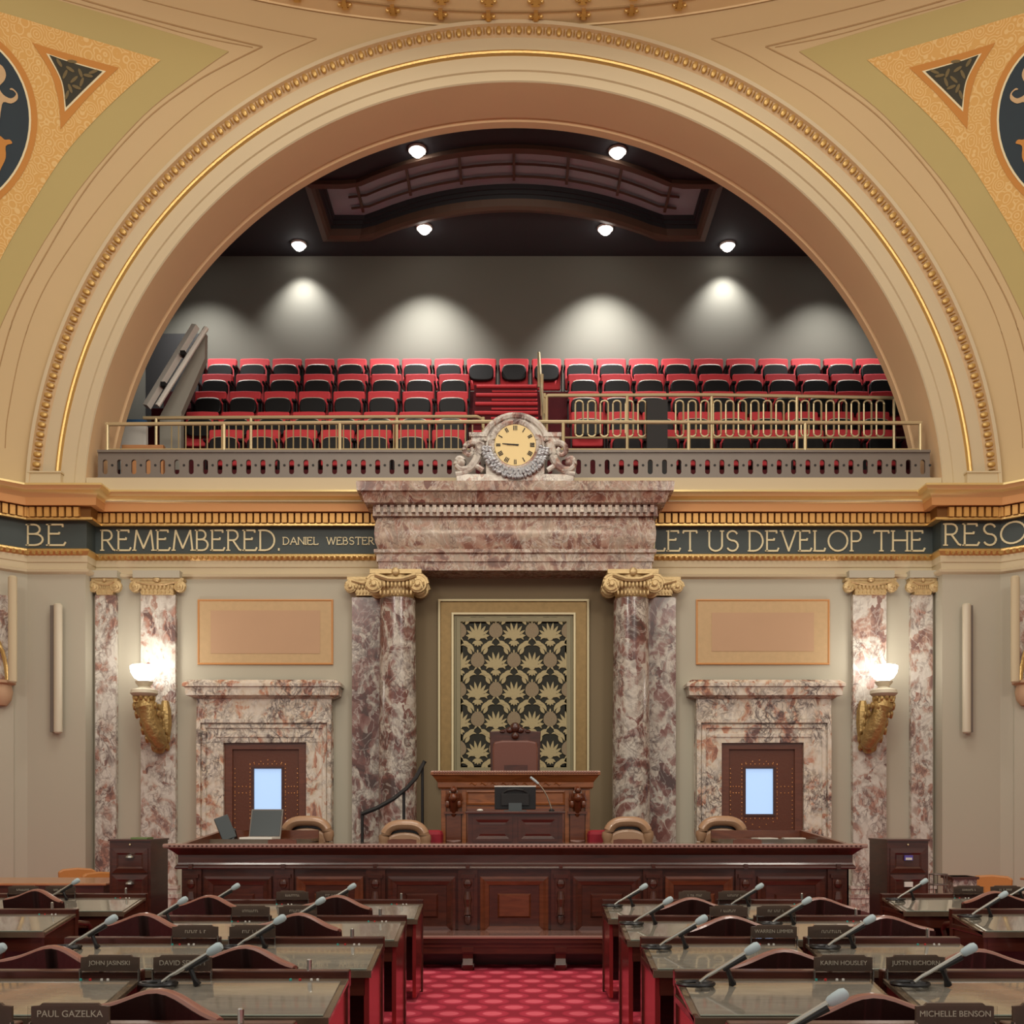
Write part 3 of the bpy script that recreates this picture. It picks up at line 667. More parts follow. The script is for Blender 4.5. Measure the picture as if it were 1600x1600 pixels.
# seats
def make_seat():
    t = empty('theatre_chair')
    W_ = 0.60
    b = MB()
    prof = []
    poly = [(-.28,.20),(.28,.20),(.295,.82),(.285,.855),(0,.865),(-.285,.855),(-.295,.82)]
    b.m = Matrix.Rotation(-.12, 4, 'X') @ Matrix.Translation((0,0,0)); b.prism(poly, -.03, .05)
    b.build('backrest', M['seatred'], t, bevel=.02)
    s = MB(); pts = []
    for k in range(24):
        a = 2*PI*k/24; cx_ = math.copysign(abs(math.cos(a))**.6, math.cos(a)); sz_ = math.copysign(abs(math.sin(a))**.6, math.sin(a))
        pts.append((.248*cx_, .50+.165*sz_))
    s.m = Matrix.Translation((0,-.10,0)) @ Matrix.Rotation(-.10, 4, 'X'); s.prism(pts, -.06, .03)
    sh = s.build('seat_pan', M['seatblack'], t, bevel=.02)
    r = MB(); r.m = s.m
    r.tube([(p[0]*1.0, -.03, p[1]) for p in pts[3:10]], .014, 6); r.build('seat_glint', M['speaker'], t, smooth=True)  # pale strip standing in for the highlight along the pan top
    for x in (-.30, .30):
        a = MB(); a.box(x-.018, x+.018, -.20, .08, .56, .60); a.box(x-.012, x+.012, -.10, .04, 0, .57); a.build('arm_standard', M['seatblack'], t)
    return t
proto = None
rown = ['rearmost', 'second', 'third', 'fourth', 'front']
def seat_row(r, x0px, x1px, n, where):
    global proto
    Y_ = ROWY[r]; z = ROWZ[r]-SEATH
    for i in range(n):
        px = x0px+(x1px-x0px)*(i+.5)/n
        if proto is None: proto = make_seat(); t = proto
        else: t = copy_tree(proto)
        t.location = (X(px, Y_), Y_, z)
        tag(t, 'red folding chair, %s from left, %s gallery row%s' % (ORD[i], rown[r], where), 'seat', 'gallery seats, %s row%s' % (rown[r], where))
seat_row(0, 320-0, 1388, 21, '')
seat_row(1, 311, 736, 8, ' left of aisle'); seat_row(1, 886, 1402, 10, ' right of aisle')
seat_row(2, 300, 734, 8, ' left of aisle'); seat_row(2, 886, 1414, 10, ' right of aisle')
seat_row(3, 286, 732, 8, ' left of aisle'); seat_row(3, 890, 1395, 9, ' right of aisle')
seat_row(4, 322, 730, 7, ' left of aisle'); seat_row(4, 950, 1405, 8, ' right of aisle')
# aisle steps
st = empty('gallery_steps', (X(793,19), 19.0, 6.7)); tag(st, 'red carpeted aisle steps climbing between the gallery seat blocks', 'steps')
xa, xb = X(738,19)-st.location.x, X(842,19)-st.location.x
for k in range(8):
    z1 = ROWZ[0]-SEATH-6.7-0.02-k*0.30; y = 1.15-k*0.33
    q = MB(); q.box(xa, xb, y-.33, 1.5, 0, z1); q.build('step', M['redcarpet'], st)
    q = MB(); q.tube([(xa+.05, y-.345, z1-.03), (xb-.02, y-.345, z1-.03)], .035, 8); q.tube([(xa+.35, y-.35, z1-.13), (xb-.02, y-.35, z1-.13)], .02, 6); q.build('step_nosing', M['seatred'], st, smooth=True)

# brass rails
def rail(name, label, top, posts, extra, tubes=.030):
    t = empty(name, (0,0,0)); tag(t, label, 'railing')
    MB().tube(top, tubes, 8).build('top_rail', M['brass'], t, smooth=True)
    for p in posts: MB().tube(p, tubes*.9, 8).build('post', M['brass'], t, smooth=True)
    if extra: tag(extra.build('balusters', M['brass'], t, smooth=True), kind='stuff')
    return t
YR = 15.62
bt = MB(); bt.tube([P(1440,703,YR), P(165,703,YR)], .022, 6)
rail('balcony_rail', 'long brass top rail on posts along the front of the balcony', [P(165,663,YR), P(750,659,YR), P(1440,661,YR)],
     [[P(x,661,YR), P(x,706,YR)] for x in (168,350,531,880,1076,1258,1438)], bt)
YR2 = 16.9; ex = MB()
for x in [i*11.2+268 for i in range(43)]: ex.tube([P(x,664,YR2), P(x,705,YR2)], .011, 5)
ex.tube([P(262,704,YR2), P(755,704,YR2)], .016, 5)
rail('brass_guardrail', 'brass guardrail with thin balusters before the left block of gallery seats', [P(224,653,YR2), P(745,651,YR2), P(754,655,YR2), P(755,672,YR2)],
     [[P(x,652,YR2), P(x,710,YR2)] for x in (244,392,620,755)], ex)
ex = MB(); YR3 = 17.0
k = 0
for x in [905+19.6*i for i in range(25)]:
    if 1008 < x < 1048: continue
    top = []
    for q in range(9):
        a = PI*q/8; top.append(P(x+6.0*math.cos(a), 631-5*math.sin(a), YR3))
    bot = [P(x+6.0*math.cos(-PI*q/8), 677+5*math.sin(PI*q/8), YR3) for q in range(9)]
    ex.tube([P(x+6,677,YR3)]+top+[P(x-6,677,YR3)], .016, 5); ex.tube(bot, .016, 5)
ex.tube([P(858,684,YR3), P(1432,684,YR3)], .018, 6)
rail('brass_guardrail', 'brass guardrail with looped balusters before the right block of gallery seats', [P(852,622,YR3), P(856,618,YR3), P(1110,617,YR3), P(1405,622,YR3)],
     [[P(x,620,YR3), P(x,705,YR3)] for x in (854,980,1112,1245,1397)], ex)
rail('aisle_handrail', 'tall brass handrail rising beside the aisle steps above the clock', [P(842,552,19.2), P(845,600,18.2), P(850,662,16.9)], [[P(842,552,19.2), P(842,605,19.2)], [P(847,585,18.2), P(847,650,18.2)], [P(851,615,17.2), P(851,672,17.2)]], None, .03)
# dark equipment post with white cable ties
t = empty('equipment_post', (X(1028,16.8), 16.8, 6.7)); tag(t, 'dark post with two rows of white dots behind the right-hand gallery railing', 'post')
o = MB().box(-.18, .16, 0, .12, 0, Z(624,16.8)-6.7).build('casing', M['matteblack'], t)
dots = MB()
for k in range(9): dots.ball((.04, -.01, .12+k*.085), .016, .012, .016, 6, 4)
for k in range(5): dots.box(-.085, -.075, -.01, .0, .12+k*.16, .2+k*.16)
dots.build('white_ties', M['white'], t)

# pierced metal balustrade plate
bal = empty('pierced_balustrade', (0,0,0)); tag(bal, 'grey pierced metal balustrade panel with slots along the balcony edge', 'balustrade')
YBL = 15.56; za, zb = Z(747,YBL), Z(707,YBL); x0 = X(153,YBL); x1 = X(1453,YBL); nslot = 58; wdt = (x1-x0)/nslot
pl = MB(); dots = MB()
sl0, sl1 = Z(741,YBL), Z(718,YBL); sr = .038
for i in range(nslot):
    a = x0+i*wdt; b = a+wdt; cx_ = (a+b)/2
    solid = i < 10 and i not in (0, 3)
    inner = [(cx_+sr*math.cos(t), sl1-sr+sr*math.sin(t)) for t in [PI*k/6 for k in range(7)]]+[(cx_+sr*math.cos(t), sl0+sr+sr*math.sin(t)) for t in [PI+PI*k/6 for k in range(7)]]
    outer = []
    for (x, z) in inner:
        u, v = x-cx_, z-(sl0+sl1)/2
        s_ = min((wdt/2)/max(1e-6, abs(u)), ((zb-za)/2+.2)/max(1e-6, abs(v)))
        outer.append((x+0, z))
    # simple construction: side bars, top and bottom infill polygons
    zm1, zm0 = sl1-sr, sl0+sr
    for yy in (YBL, YBL+.04):
        pl.add([(a,yy,za),(cx_-sr,yy,za),(cx_-sr,yy,zb),(a,yy,zb)], [(0,1,2,3)]); pl.add([(cx_+sr,yy,za),(b,yy,za),(b,yy,zb),(cx_+sr,yy,zb)], [(0,1,2,3)])
        top = [(cx_+sr*math.cos(PI*k/8), yy, zm1+sr*math.sin(PI*k/8)) for k in range(9)]+[(cx_-sr,yy,zb),(cx_+sr,yy,zb)]
        pl.add(top, [tuple(range(len(top)))])
        bot = [(cx_-sr*math.cos(PI*k/8), yy, zm0-sr*math.sin(PI*k/8)) for k in range(9)]+[(cx_+sr,yy,za),(cx_-sr,yy,za)]
        pl.add(bot, [tuple(range(len(bot)))])
    lp_ = [(cx_+sr*math.cos(t), zm1+sr*math.sin(t)) for t in [PI*k/8 for k in range(9)]]+[(cx_-sr*math.cos(PI*k/8), zm0-sr*math.sin(PI*k/8)) for k in range(9)]
    n = len(lp_); pl.add([(u,YBL,v) for u,v in lp_]+[(u,YBL+.04,v) for u,v in lp_], [(k,(k+1)%n,n+(k+1)%n,n+k) for k in range(n)])
    dots.lathe([(0,-.004),(.02,-.004),(.02,.0)], c=(b, YBL, (za+zb)/2), n=8, axis='y')  # dark discs painted for the shade inside small round holes
pl.box(x0, x1, YBL-.03, YBL+.06, zb-.005, zb+.03); pl.box(x0, x1, YBL-.03, YBL+.06, za-.03, za+.01)
pl.build('slotted_plate', M['iron'], bal); dots.build('hole_discs', M['matteblack'], bal)
for c in (216, 1, 0): pass

# left end of the gallery: dark opening, sloping white parapet
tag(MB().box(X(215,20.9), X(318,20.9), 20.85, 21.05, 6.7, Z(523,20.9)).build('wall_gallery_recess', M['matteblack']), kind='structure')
pr = empty('stair_parapet'); tag(pr, 'grey stair parapet with sloping white capping at the left end of the gallery', 'stair parapet')
ya, yb = 17.6, 20.4
def sp(px, py, Y_, dx=0, dzz=0): p = P(px, py, Y_); return (p.x+dx, p.y, p.z+dzz)
p0, p1 = P(240,640,17.6), P(316,519,17.9)
q = MB(); q.prism([(p0.x,6.75),(X(283,17.9),6.75),(X(283,17.9),Z(645,17.9)),(X(320,17.9),Z(560,17.9)),(p1.x+.05,p1.z),(p0.x,p0.z)], 17.9, 18.05)
q.build('parapet_wall', M['parapet'], pr)
MB().tube([p0+Vector((-.10,-.05,.03)), p1+Vector((-.10,-.05,.08))], .075, 4).build('capping', M['white'], pr)
MB().tube([p0+Vector((.12,-.16,.0)), p1+Vector((.12,-.16,.0))], .045, 8).build('handrail', M['white'], pr, smooth=True)
for f_ in (.28, .68):
    c = p0.lerp(p1, f_); MB().box(c.x-.06, c.x+.02, c.y-.18, c.y-.02, c.z-.04, c.z+.03).build('rail_bracket', M['matteblack'], pr)
wb = MB().box(X(188,17.4), X(228,17.4), 17.4, 17.5, 6.6, Z(664,17.4)).build('white_partition', M['white']); tag(wb, 'white low partition with blue edge in the left corner of the gallery', 'partition')
MB().box(X(188,17.4), X(228,17.4), 17.38, 17.5, Z(664,17.4), Z(656,17.4)).build('blue_edge', M['blue'], wb)
tb = MB().box(X(190,16.6), X(255,16.6), 16.6, 16.7, 6.6, Z(695,16.6)).build('wooden_partition', M['tabletop']); tag(tb, 'low brown wooden partition at the left foot of the balcony railing', 'partition')

# ---------------------------------------------------------------- central marble portal
YE = 15.2
ent = empty('marble_entablature', (0, YE, Z(890,YE))); tag(ent, 'projecting brown veined marble entablature below the clock', 'entablature')
def loc_build(mb, name, mt, par, **k):
    off = Vector(par.location)
    mb.v = [v-off for v in mb.v]; return mb.build(name, mt, par, **k)
EP = [(X(590,YE), YW), (X(590,YE), YE), (X(1020,YE), YE), (X(1020,YE), YW)]
ze = lambda py, o: Z(py, YE-o)
m_ = MB().sweep(EP, [(0,ze(752,.27)),(.27,ze(751,.27)),(.28,ze(752,.28)),(.27,ze(766,.27)),(.22,ze(769,.22)),(.20,ze(774,.2)),(.17,ze(785,.17)),(.13,ze(788,.13))]); loc_build(m_, 'crown', M['marble_ent'], ent, smooth=True)
m_ = MB().sweep(EP, [(.13,ze(788,.13)),(.06,ze(789,.06)),(.06,ze(802,.06)),(.07,ze(806,.07)),(.0,ze(808,.0))])
n = 40
for k in range(n):
    x = EP[1][0]-.03+(EP[2][0]-EP[1][0]+.06)*(k+.5)/n; m_.box(x-.028, x+.028, YE-.115, YE-.05, ze(801,.08), ze(790,.08))
loc_build(m_, 'dentil_course', M['marble_ent'], ent)
m_ = MB().sweep(EP, [(0,ze(808,0)),(.035,ze(820,.035)),(.045,ze(833,.045)),(.035,ze(846,.035)),(0,ze(857,0))]); loc_build(m_, 'frieze', M['marble_ent'], ent, smooth=True)
m_ = MB().sweep(EP, [(0,ze(857,0)),(.05,ze(858,.05)),(.05,ze(863,.05)),(.015,ze(866,.02)),(.015,ze(877,.02)),(-.01,ze(878,0)),(-.01,ze(891,0))])
m_.box(EP[1][0]+.012, EP[2][0]-.012, YE+.012, YW, ze(891,0), ze(882,0)); loc_build(m_, 'architrave', M['marble_ent'], ent)
# niche wall colour between the columns
tag(MB().box(X(640,YW), X(966,YW), YW-.02, YW+.02, .9, ze(891,0)).build('wall_niche', M['niche']), kind='structure')

def volute(mb, c, r, ax='y', th=.05):
    cx_, cy_, cz_ = c
    pts = []
    for k in range(26):
        a = k*0.5; rr = r*(1-k/29); pts.append((cx_+rr*math.cos(a), cy_-th*.4*(k/26), cz_+rr*math.sin(a)))
    mb.tube(pts, r*.16, 5); mb.lathe([(0,-th),(r*.2,-th),(r*.25,-th*.5),(r*.88,-th*.25),(r*.92,th),(0,th)], c=c, n=16, axis='y')
def capital(par, cx_, cy_, ztop, hw, hh, dep, square=False, back=None):
    bk_ = dep if back is None else back
    cp = MB(); off = Vector(par.location)
    cp.m = Matrix.Translation(Vector((cx_, cy_, ztop))-off)
    cp.box(-hw*1.02, hw*1.02, -dep, bk_, -hh*.16, 0)
    for sx_ in (-1, 1):
        volute(cp, (sx_*hw*.86, -dep*.9, -hh*.52), hh*.38)
        if not square: volute(cp, (sx_*hw*.86, dep*.6, -hh*.52), hh*.36)
    cp.tube([(-hw*.8,-dep,-hh*.22), (-hw*.3,-dep*1.05,-hh*.38), (0,-dep*1.05,-hh*.40), (hw*.3,-dep*1.05,-hh*.38), (hw*.8,-dep,-hh*.22)], hh*.09, 6)
    nn = 9
    for k in range(nn):
        x = -hw*.6+hw*1.2*k/(nn-1); cp.ball((x, -dep*.98, -hh*.55), hw*.07, hw*.07, hh*.15, 6, 5)
        cp.ball((x, -dep*.93, -hh*.86), hw*.05, hw*.05, hh*.1, 6, 4)
    if square: cp.box(-hw*.62, hw*.62, -dep*.9, bk_, -hh, -hh*.1)
    else: cp.lathe([(hw*.62,-hh),(hw*.68,-hh*.94),(hw*.64,-hh*.9),(hw*.74,-hh*.5),(hw*.7,-hh*.16)], n=24)
    cp.ball((0, -dep*1.05, -hh*.1), hw*.16, hw*.1, hh*.16, 8, 6)
    return cp.build('capital', M['capgold'], par, smooth=True)
for s_, nm, pa, pb in ((-1, 'left', 592, 651), (1, 'right', 957, 1015)):
    YCc = 15.36; cx_ = X((pa+pb)/2, YCc); R_ = (pb-pa)/2*YCc/F*1.0
    c = empty('marble_column', (cx_, YCc, .34)); tag(c, 'round veined marble column with gilded capital %s of the tapestry' % nm, 'column')
    zt = Z(892,15.2)-.34; hh = .40
    MB().lathe([(R_,.45),(R_*1.01,zt*.4),(R_*.93,zt-hh)], n=40).build('shaft', M['marble_col'], c, smooth=True)
    MB().lathe([(R_*1.25,0),(R_*1.25,.16),(R_*1.2,.2),(R_*1.22,.28),(R_*1.08,.34),(R_*1.12,.40),(R_,.45)], n=40).build('base', M['marble_col'], c, smooth=True)
    capital(c, cx_, YCc, Z(892,15.2), R_*1.32, hh, R_*1.0)
    pa, pb = (550, 606) if s_ < 0 else (1002, 1056)
    xa, xb = X(pa,15.6), X(pb,15.6)
    c = empty('marble_pilaster', ((xa+xb)/2, 15.66, 0)); tag(c, 'flat marble pilaster standing directly behind the %s round column' % nm, 'pilaster')
    zt = Z(903,15.62)
    MB().box(-(xb-xa)/2, (xb-xa)/2, -.06, .09, .2, zt-.3).build('shaft', M['marble_col'], c)
    capital(c, (xa+xb)/2, 15.66, zt, (xb-xa)/2*1.22, .28, .12, True, .085)
# wall pilasters
for (pa, pb, lab) in ((150,182,'at the far left corner beside the pier'),(221,275,'carrying the left gilded lamp'),(1332,1384,'carrying the right gilded lamp'),(1423,1456,'at the far right corner beside the pier')):
    xa, xb = X(pa,15.68), X(pb,15.68); c = empty('marble_pilaster', ((xa+xb)/2, 15.70, 0)); tag(c, 'flat pink veined marble pilaster with gilded capital %s' % lab, 'pilaster')
    h = (xb-xa)/2; zt = Z(930,15.68)
    MB().box(-h, h, -.05, .045, .55, zt).build('shaft', M['marble_pil'], c)
    b_ = MB(); b_.box(-h-.05, h+.05, -.10, .05, .0, .28); b_.box(-h-.06, h+.06, -.12, .05, .28, .34); b_.box(-h-.03, h+.03, -.08, .05, .34, .42); b_.box(-h-.045, h+.045, -.1, .05, .42, .47); b_.box(-h-.01, h+.01, -.06, .05, .47, .55)
    b_.build('base', M['marble_pil'], c)
    capital(c, (xa+xb)/2, 15.70, Z(905,15.68), h*1.5 if h > .2 else h*1.25, .25, .10, True, .045)
    MB().box(-h*1.35, h*1.35, -.14, .05, Z(905,15.68), Z(894,15.68)).build('abacus', M['beige'], c)

# ---- tapestry
tp = empty('tapestry', (X(803,15.7), 15.7, Z(1205,15.7))); tag(tp, 'black and pale brocade wall hanging in a gold frame behind the podium', 'tapestry')
tx = lambda px: X(px, 15.7)
tb_ = MB()
x0, x1, z0, z1 = tx(685), tx(920), Z(1230,15.7), Z(937,15.7)
tb_.rings(x0, x1, z0, z1, 15.72, [(0,0),(0,-.05),(.035,-.055),(.04,-.035),(.20,-.035),(.205,-.055),(.235,-.055),(.24,-.02)], cap=False); loc_build(tb_, 'gold_frame', M['framegold'], tp)
tb_ = MB(); tb_.rings(x0, x1, z0, z1, 15.715, [(-.002,-.05),(.03,-.06)], cap=False); tb_.rings(x0+.205, x1-.205, z0+.2, z1-.205, 15.715, [(0,-.06),(.03,-.06)], cap=False); loc_build(tb_, 'gold_edge', M['letter'], tp)
tb_ = MB(); tb_.rings(x0+.24, x1-.24, z0+.2, z1-.24, 15.70, [(0,-.0),(.035,0.0),(.04,-.03),(.10,-.03),(.105,-.01),(.125,-.01)], cap=False); loc_build(tb_, 'sage_moulding', M['sage'], tp)
cloth_x0, cloth_x1, cloth_z0, cloth_z1 = tx(720), tx(887), Z(1225,15.7), Z(965,15.7)
yt = 15.686
A = MB(); Bm = MB()
ccnt = [0]
def clipadd(mb, pts):
    ccnt[0] += 1; e_ = .0006*(ccnt[0] % 13)
    pts = [(min(max(x, cloth_x0), cloth_x1), min(max(z, cloth_z0), cloth_z1)) for x, z in pts]
    xs_ = [p[0] for p in pts]; zs_ = [p[1] for p in pts]
    if max(xs_)-min(xs_) < .004 or max(zs_)-min(zs_) < .004: return
    mb.prism(pts, yt-.006-e_-(.006 if mb is Bm else 0), yt+.006)
def leafp(cx_, cz_, ang, l, w_, n=10):
    out = []
    for k in range(n+1):
        t = k/n; out.append((t*l, w_*math.sin(PI*t)**.8))
    for k in range(n-1, 0, -1):
        t = k/n; out.append((t*l, -w_*math.sin(PI*t)**.8))
    ca, sa = math.cos(ang), math.sin(ang)
    return [(cx_+a*ca-b*sa, cz_+a*sa+b*ca) for a, b in out]
def crescent(cx_, cz_, r, a0, a1, w_, n=10):
    o = [(cx_+r*math.cos(a0+(a1-a0)*k/n), cz_+r*math.sin(a0+(a1-a0)*k/n)) for k in range(n+1)]
    i = [(cx_+(r-w_*math.sin(PI*k/n))*math.cos(a0+(a1-a0)*k/n), cz_+(r-w_*math.sin(PI*k/n))*math.sin(a0+(a1-a0)*k/n)) for k in range(n-1, 0, -1)]
    return o+i
K7 = 15.7/F
for r in range(-1, 6):
    pyc = 987+46*r
    for c_ in range(-3, 4):
        pxc = 803+56.6*c_+(28.3 if r % 2 == 0 else 0)
        cx_, cz_ = tx(pxc), Z(pyc, 15.7)
        # pineapple
        pts = []
        for k in range(16):
            a = 2*PI*k/16; pts.append((cx_+.105*math.cos(a), cz_+(.13 if math.sin(a) > 0 else .10)*math.sin(a)))
        ccnt[0] = 12; clipadd(Bm, [(x, z) for x, z in pts])
        clipadd(A, [(cx_+.012*math.cos(2*PI*k/8), cz_+.145+.03*math.sin(2*PI*k/8)) for k in range(8)])
        for sgn in (-1, 1):
            base = PI/2
            clipadd(A, crescent(cx_+sgn*.135, cz_+.0, .165, (0 if sgn < 0 else PI)+sgn*1.15, (0 if sgn < 0 else PI)-sgn*1.0, .055))
            clipadd(A, crescent(cx_+sgn*.17, cz_+.165, .115, PI/2-sgn*.9, PI/2+sgn*1.9, .075))
            clipadd(A, crescent(cx_+sgn*.22, cz_-.13, .09, PI/2+sgn*1.6, PI/2-sgn*1.2, .06))
            clipadd(A, leafp(cx_+sgn*.05, cz_-.145, -PI/2+sgn*1.0, .13, .030))
            clipadd(A, leafp(cx_+sgn*.09, cz_+.10, PI/2-sgn*.55, .12, .028))
            clipadd(A, leafp(cx_+sgn*.12, cz_-.05, -sgn*.4+(0 if sgn > 0 else PI), .10, .026))
        bx_ = cx_+28.3*K7
        for a in (-1.35,-.95,-.58,-.2,.2,.58,.95,1.35):
            l_ = .25-.045*abs(a)
            clipadd(A, leafp(bx_, cz_-.10, PI/2-a, l_, .023))
        clipadd(A, [(bx_+.045*math.cos(2*PI*k/10), cz_-.10+.04*math.sin(2*PI*k/10)) for k in range(10)])
        for a in (-1.0, -.5, 0, .5, 1.0): clipadd(A, leafp(bx_, cz_-.14, -PI/2+a, .095, .020))
cl = MB().box(x0+.33, x1-.33, 15.69, 15.71, z0+.2, z1-.33); n0 = len(cl.f); cl.add(A.v, A.f); n1 = len(cl.f); cl.add(Bm.v, Bm.f)
off = Vector(tp.location); me = bpy.data.meshes.new('brocade_cloth'); me.from_pydata([tuple(v-off) for v in cl.v], [], cl.f)
for m__ in ('tapdark', 'tappale', 'tapgrey'): me.materials.append(M[m__])
for i, p in enumerate(me.polygons): p.material_index = 0 if i < n0 else (1 if i < n1 else 2)
bm = bmesh.new(); bm.from_mesh(me); bmesh.ops.recalc_face_normals(bm, faces=bm.faces); bm.to_mesh(me); bm.free()
o = bpy.data.objects.new('brocade_cloth', me); COL.objects.link(o); o.parent = tp

# ---- clock
YK = 14.98; kc = empty('mantel_clock', (X(805,YK), YK, Z(751,14.93))); tag(kc, 'ornate marble clock with gold dial and silvery wreath above the entablature', 'clock')
kk = YK/F; C0 = Vector((0, 0, Z(697,YK)-kc.location.z))
m_ = MB(); body = []
for k in range(17): a = PI*k/16; body.append((57*kk*math.cos(a)*1.0, C0.z-.04+53*kk*math.sin(a)*.94))
hb = Z(676,YK)-kc.location.z; hs = Z(690,YK)-kc.location.z
body = [(46*kk,.0),(46*kk,hs),(66*kk,hs),(70*kk,hb-.03),(70*kk,hb),(57*kk,hb)]+body[2:15]+[(-57*kk,hb),(-70*kk,hb),(-70*kk,hb-.03),(-66*kk,hs),(-46*kk,hs),(-46*kk,0)]
m_.prism(body, 0, .24); m_.box(-92*kk, 92*kk, -.02, .24, 0, .11); m_.build('case', M['marble_pil'], kc, bevel=.012)
rim = MB(); ring_ = []
for k in range(33): a = 2*PI*k/32; ring_.append((37*kk*math.cos(a), -.01, C0.z+37*kk*math.sin(a)))
rim.tube(ring_, .055, 8, cap=False)
arc_ = [(52*kk*math.cos(PI*k/16), -.0, C0.z-.02+50*kk*math.sin(PI*k/16)) for k in range(1, 16)]
rim.tube(arc_, .05, 8); rim.build('moulded_hood', M['marble_pil'], kc, smooth=True)
MB().lathe([(0,-.05),(32*kk,-.045),(33.5*kk,-.02),(33.5*kk,.02)], c=(0,0,C0.z), n=40, axis='y').build('dial', M['dial'], kc)
num = MB()
for h in range(12):
    a = PI/2-h*PI/6; num.m = Matrix.Translation((0, -.052, C0.z)) @ Matrix.Rotation(-a, 4, 'Y')
    cnt = {0:3,1:1,2:2,3:3,4:3,5:1,6:2,7:3,8:3,9:2,10:1,11:2}[h]
    for q_ in range(cnt):
        zz = (q_-(cnt-1)/2)*.022; num.box(23*kk, 30*kk, -.004, .004, zz-.006, zz+.006)
num.m = Matrix.Translation((0, -.056, C0.z)) @ Matrix.Rotation(PI, 4, 'Y'); 
num.build('numerals', M['matteblack'], kc)
hd = MB(); hd.m = Matrix.Translation((0, -.06, C0.z)) @ Matrix.Rotation(PI+.08, 4, 'Y'); hd.add([(-.05,0,-.012),(-.05,0,.012),(.19,0,.006),(.19,0,-.006)], [(0,1,2,3)])
hd.build('hour_hand', M['matteblack'], kc)
hd = MB(); hd.m = Matrix.Translation((0, -.063, C0.z)) @ Matrix.Rotation(PI+.02, 4, 'Y'); hd.add([(-.03,0,-.008),(-.03,0,.008),(.12,0,.006),(.12,0,-.006)], [(0,1,2,3)])
hd.build('minute_hand', M['matteblack'], kc)
wr = MB()
for k in range(46):
    a = PI+.12+(PI-.24)*k/45
    for j in range(3):
        rr = (40+j*5)*kk*(1.0); b = a+random.uniform(-.03,.03)
        wr.m = Matrix.Translation((rr*math.cos(b), -.06-random.uniform(0,.03), C0.z+rr*math.sin(b))) @ Matrix.Rotation(-b+random.uniform(-.8,.8), 4, 'Y')
        wr.ball((0,0,0), .042, .022, .02, 6, 4)
wr.build('wreath', M['silver'], kc, smooth=True)
for s_ in (-1, 1):
    sh = MB(); sh.box(*sorted((s_*44*kk, s_*72*kk)), -.05, .24, Z(684,YK)-kc.location.z, Z(677,YK)-kc.location.z); sh.box(*sorted((s_*44*kk, s_*69*kk)), -.03, .22, Z(690,YK)-kc.location.z, Z(684,YK)-kc.location.z); sh.build('shoulder', M['marble_pil'], kc, bevel=.006)
    sc = MB()
    def crv(pp): return [(s_*a*kk, .0, Z(b,YK)-kc.location.z) for a, b in dens(pp, n=4)]
    c1 = crv([(55,694),(66,691),(77,696),(79,706),(72,711),(66,706),(69,700)]); sc.tube(c1, [.05*(1-.5*i/len(c1)) for i in range(len(c1))], 8)
    c2 = crv([(54,692),(57,706),(62,720),(72,732),(84,733),(92,725),(88,716),(81,719),(84,725)]); sc.tube(c2, [.075*(1-.6*i/len(c2)) for i in range(len(c2))], 8)
    c3 = crv([(50,735),(64,728),(78,738),(93,741)]); sc.tube(c3, .04, 8)
    sc.ball((s_*84*kk, -.02, Z(724,YK)-kc.location.z), .06, .06, .06, 8, 6)
    sc.build('side_scroll', M['marble_pil'], kc, smooth=True)

# ---- peach wall panels
for pa, pb, nm, bw in ((308,520,'left',.0),(1088,1297,'right',.22)):
    o = empty('wall_painting', (X((pa+pb)/2,15.74), 15.74, Z(1038,15.74))); tag(o, 'peach rectangular painted panel above the %s marble doorway' % nm, 'wall panel')
    x0, x1, z0, z1 = X(pa,15.7), X(pb,15.7), Z(1038,15.7), Z(936,15.7)
    loc_build(MB().rings(x0, x1, z0, z1, 15.75, [(0,0),(0,-.03),(.015,-.035),(.03,-.02)], cap=False), 'edge_moulding', M['orange'], o)
    loc_build(MB().box(x0+.02, x1-.02, 15.728, 15.75, z0+.02, z1-.02), 'border', M['peachrim'], o)
    ins = .24 if nm == 'right' else .2
    loc_build(MB().box(x0+ins, x1-ins, 15.722, 15.73, z0+ins*.85, z1-ins*.85), 'field', M['peach'], o)

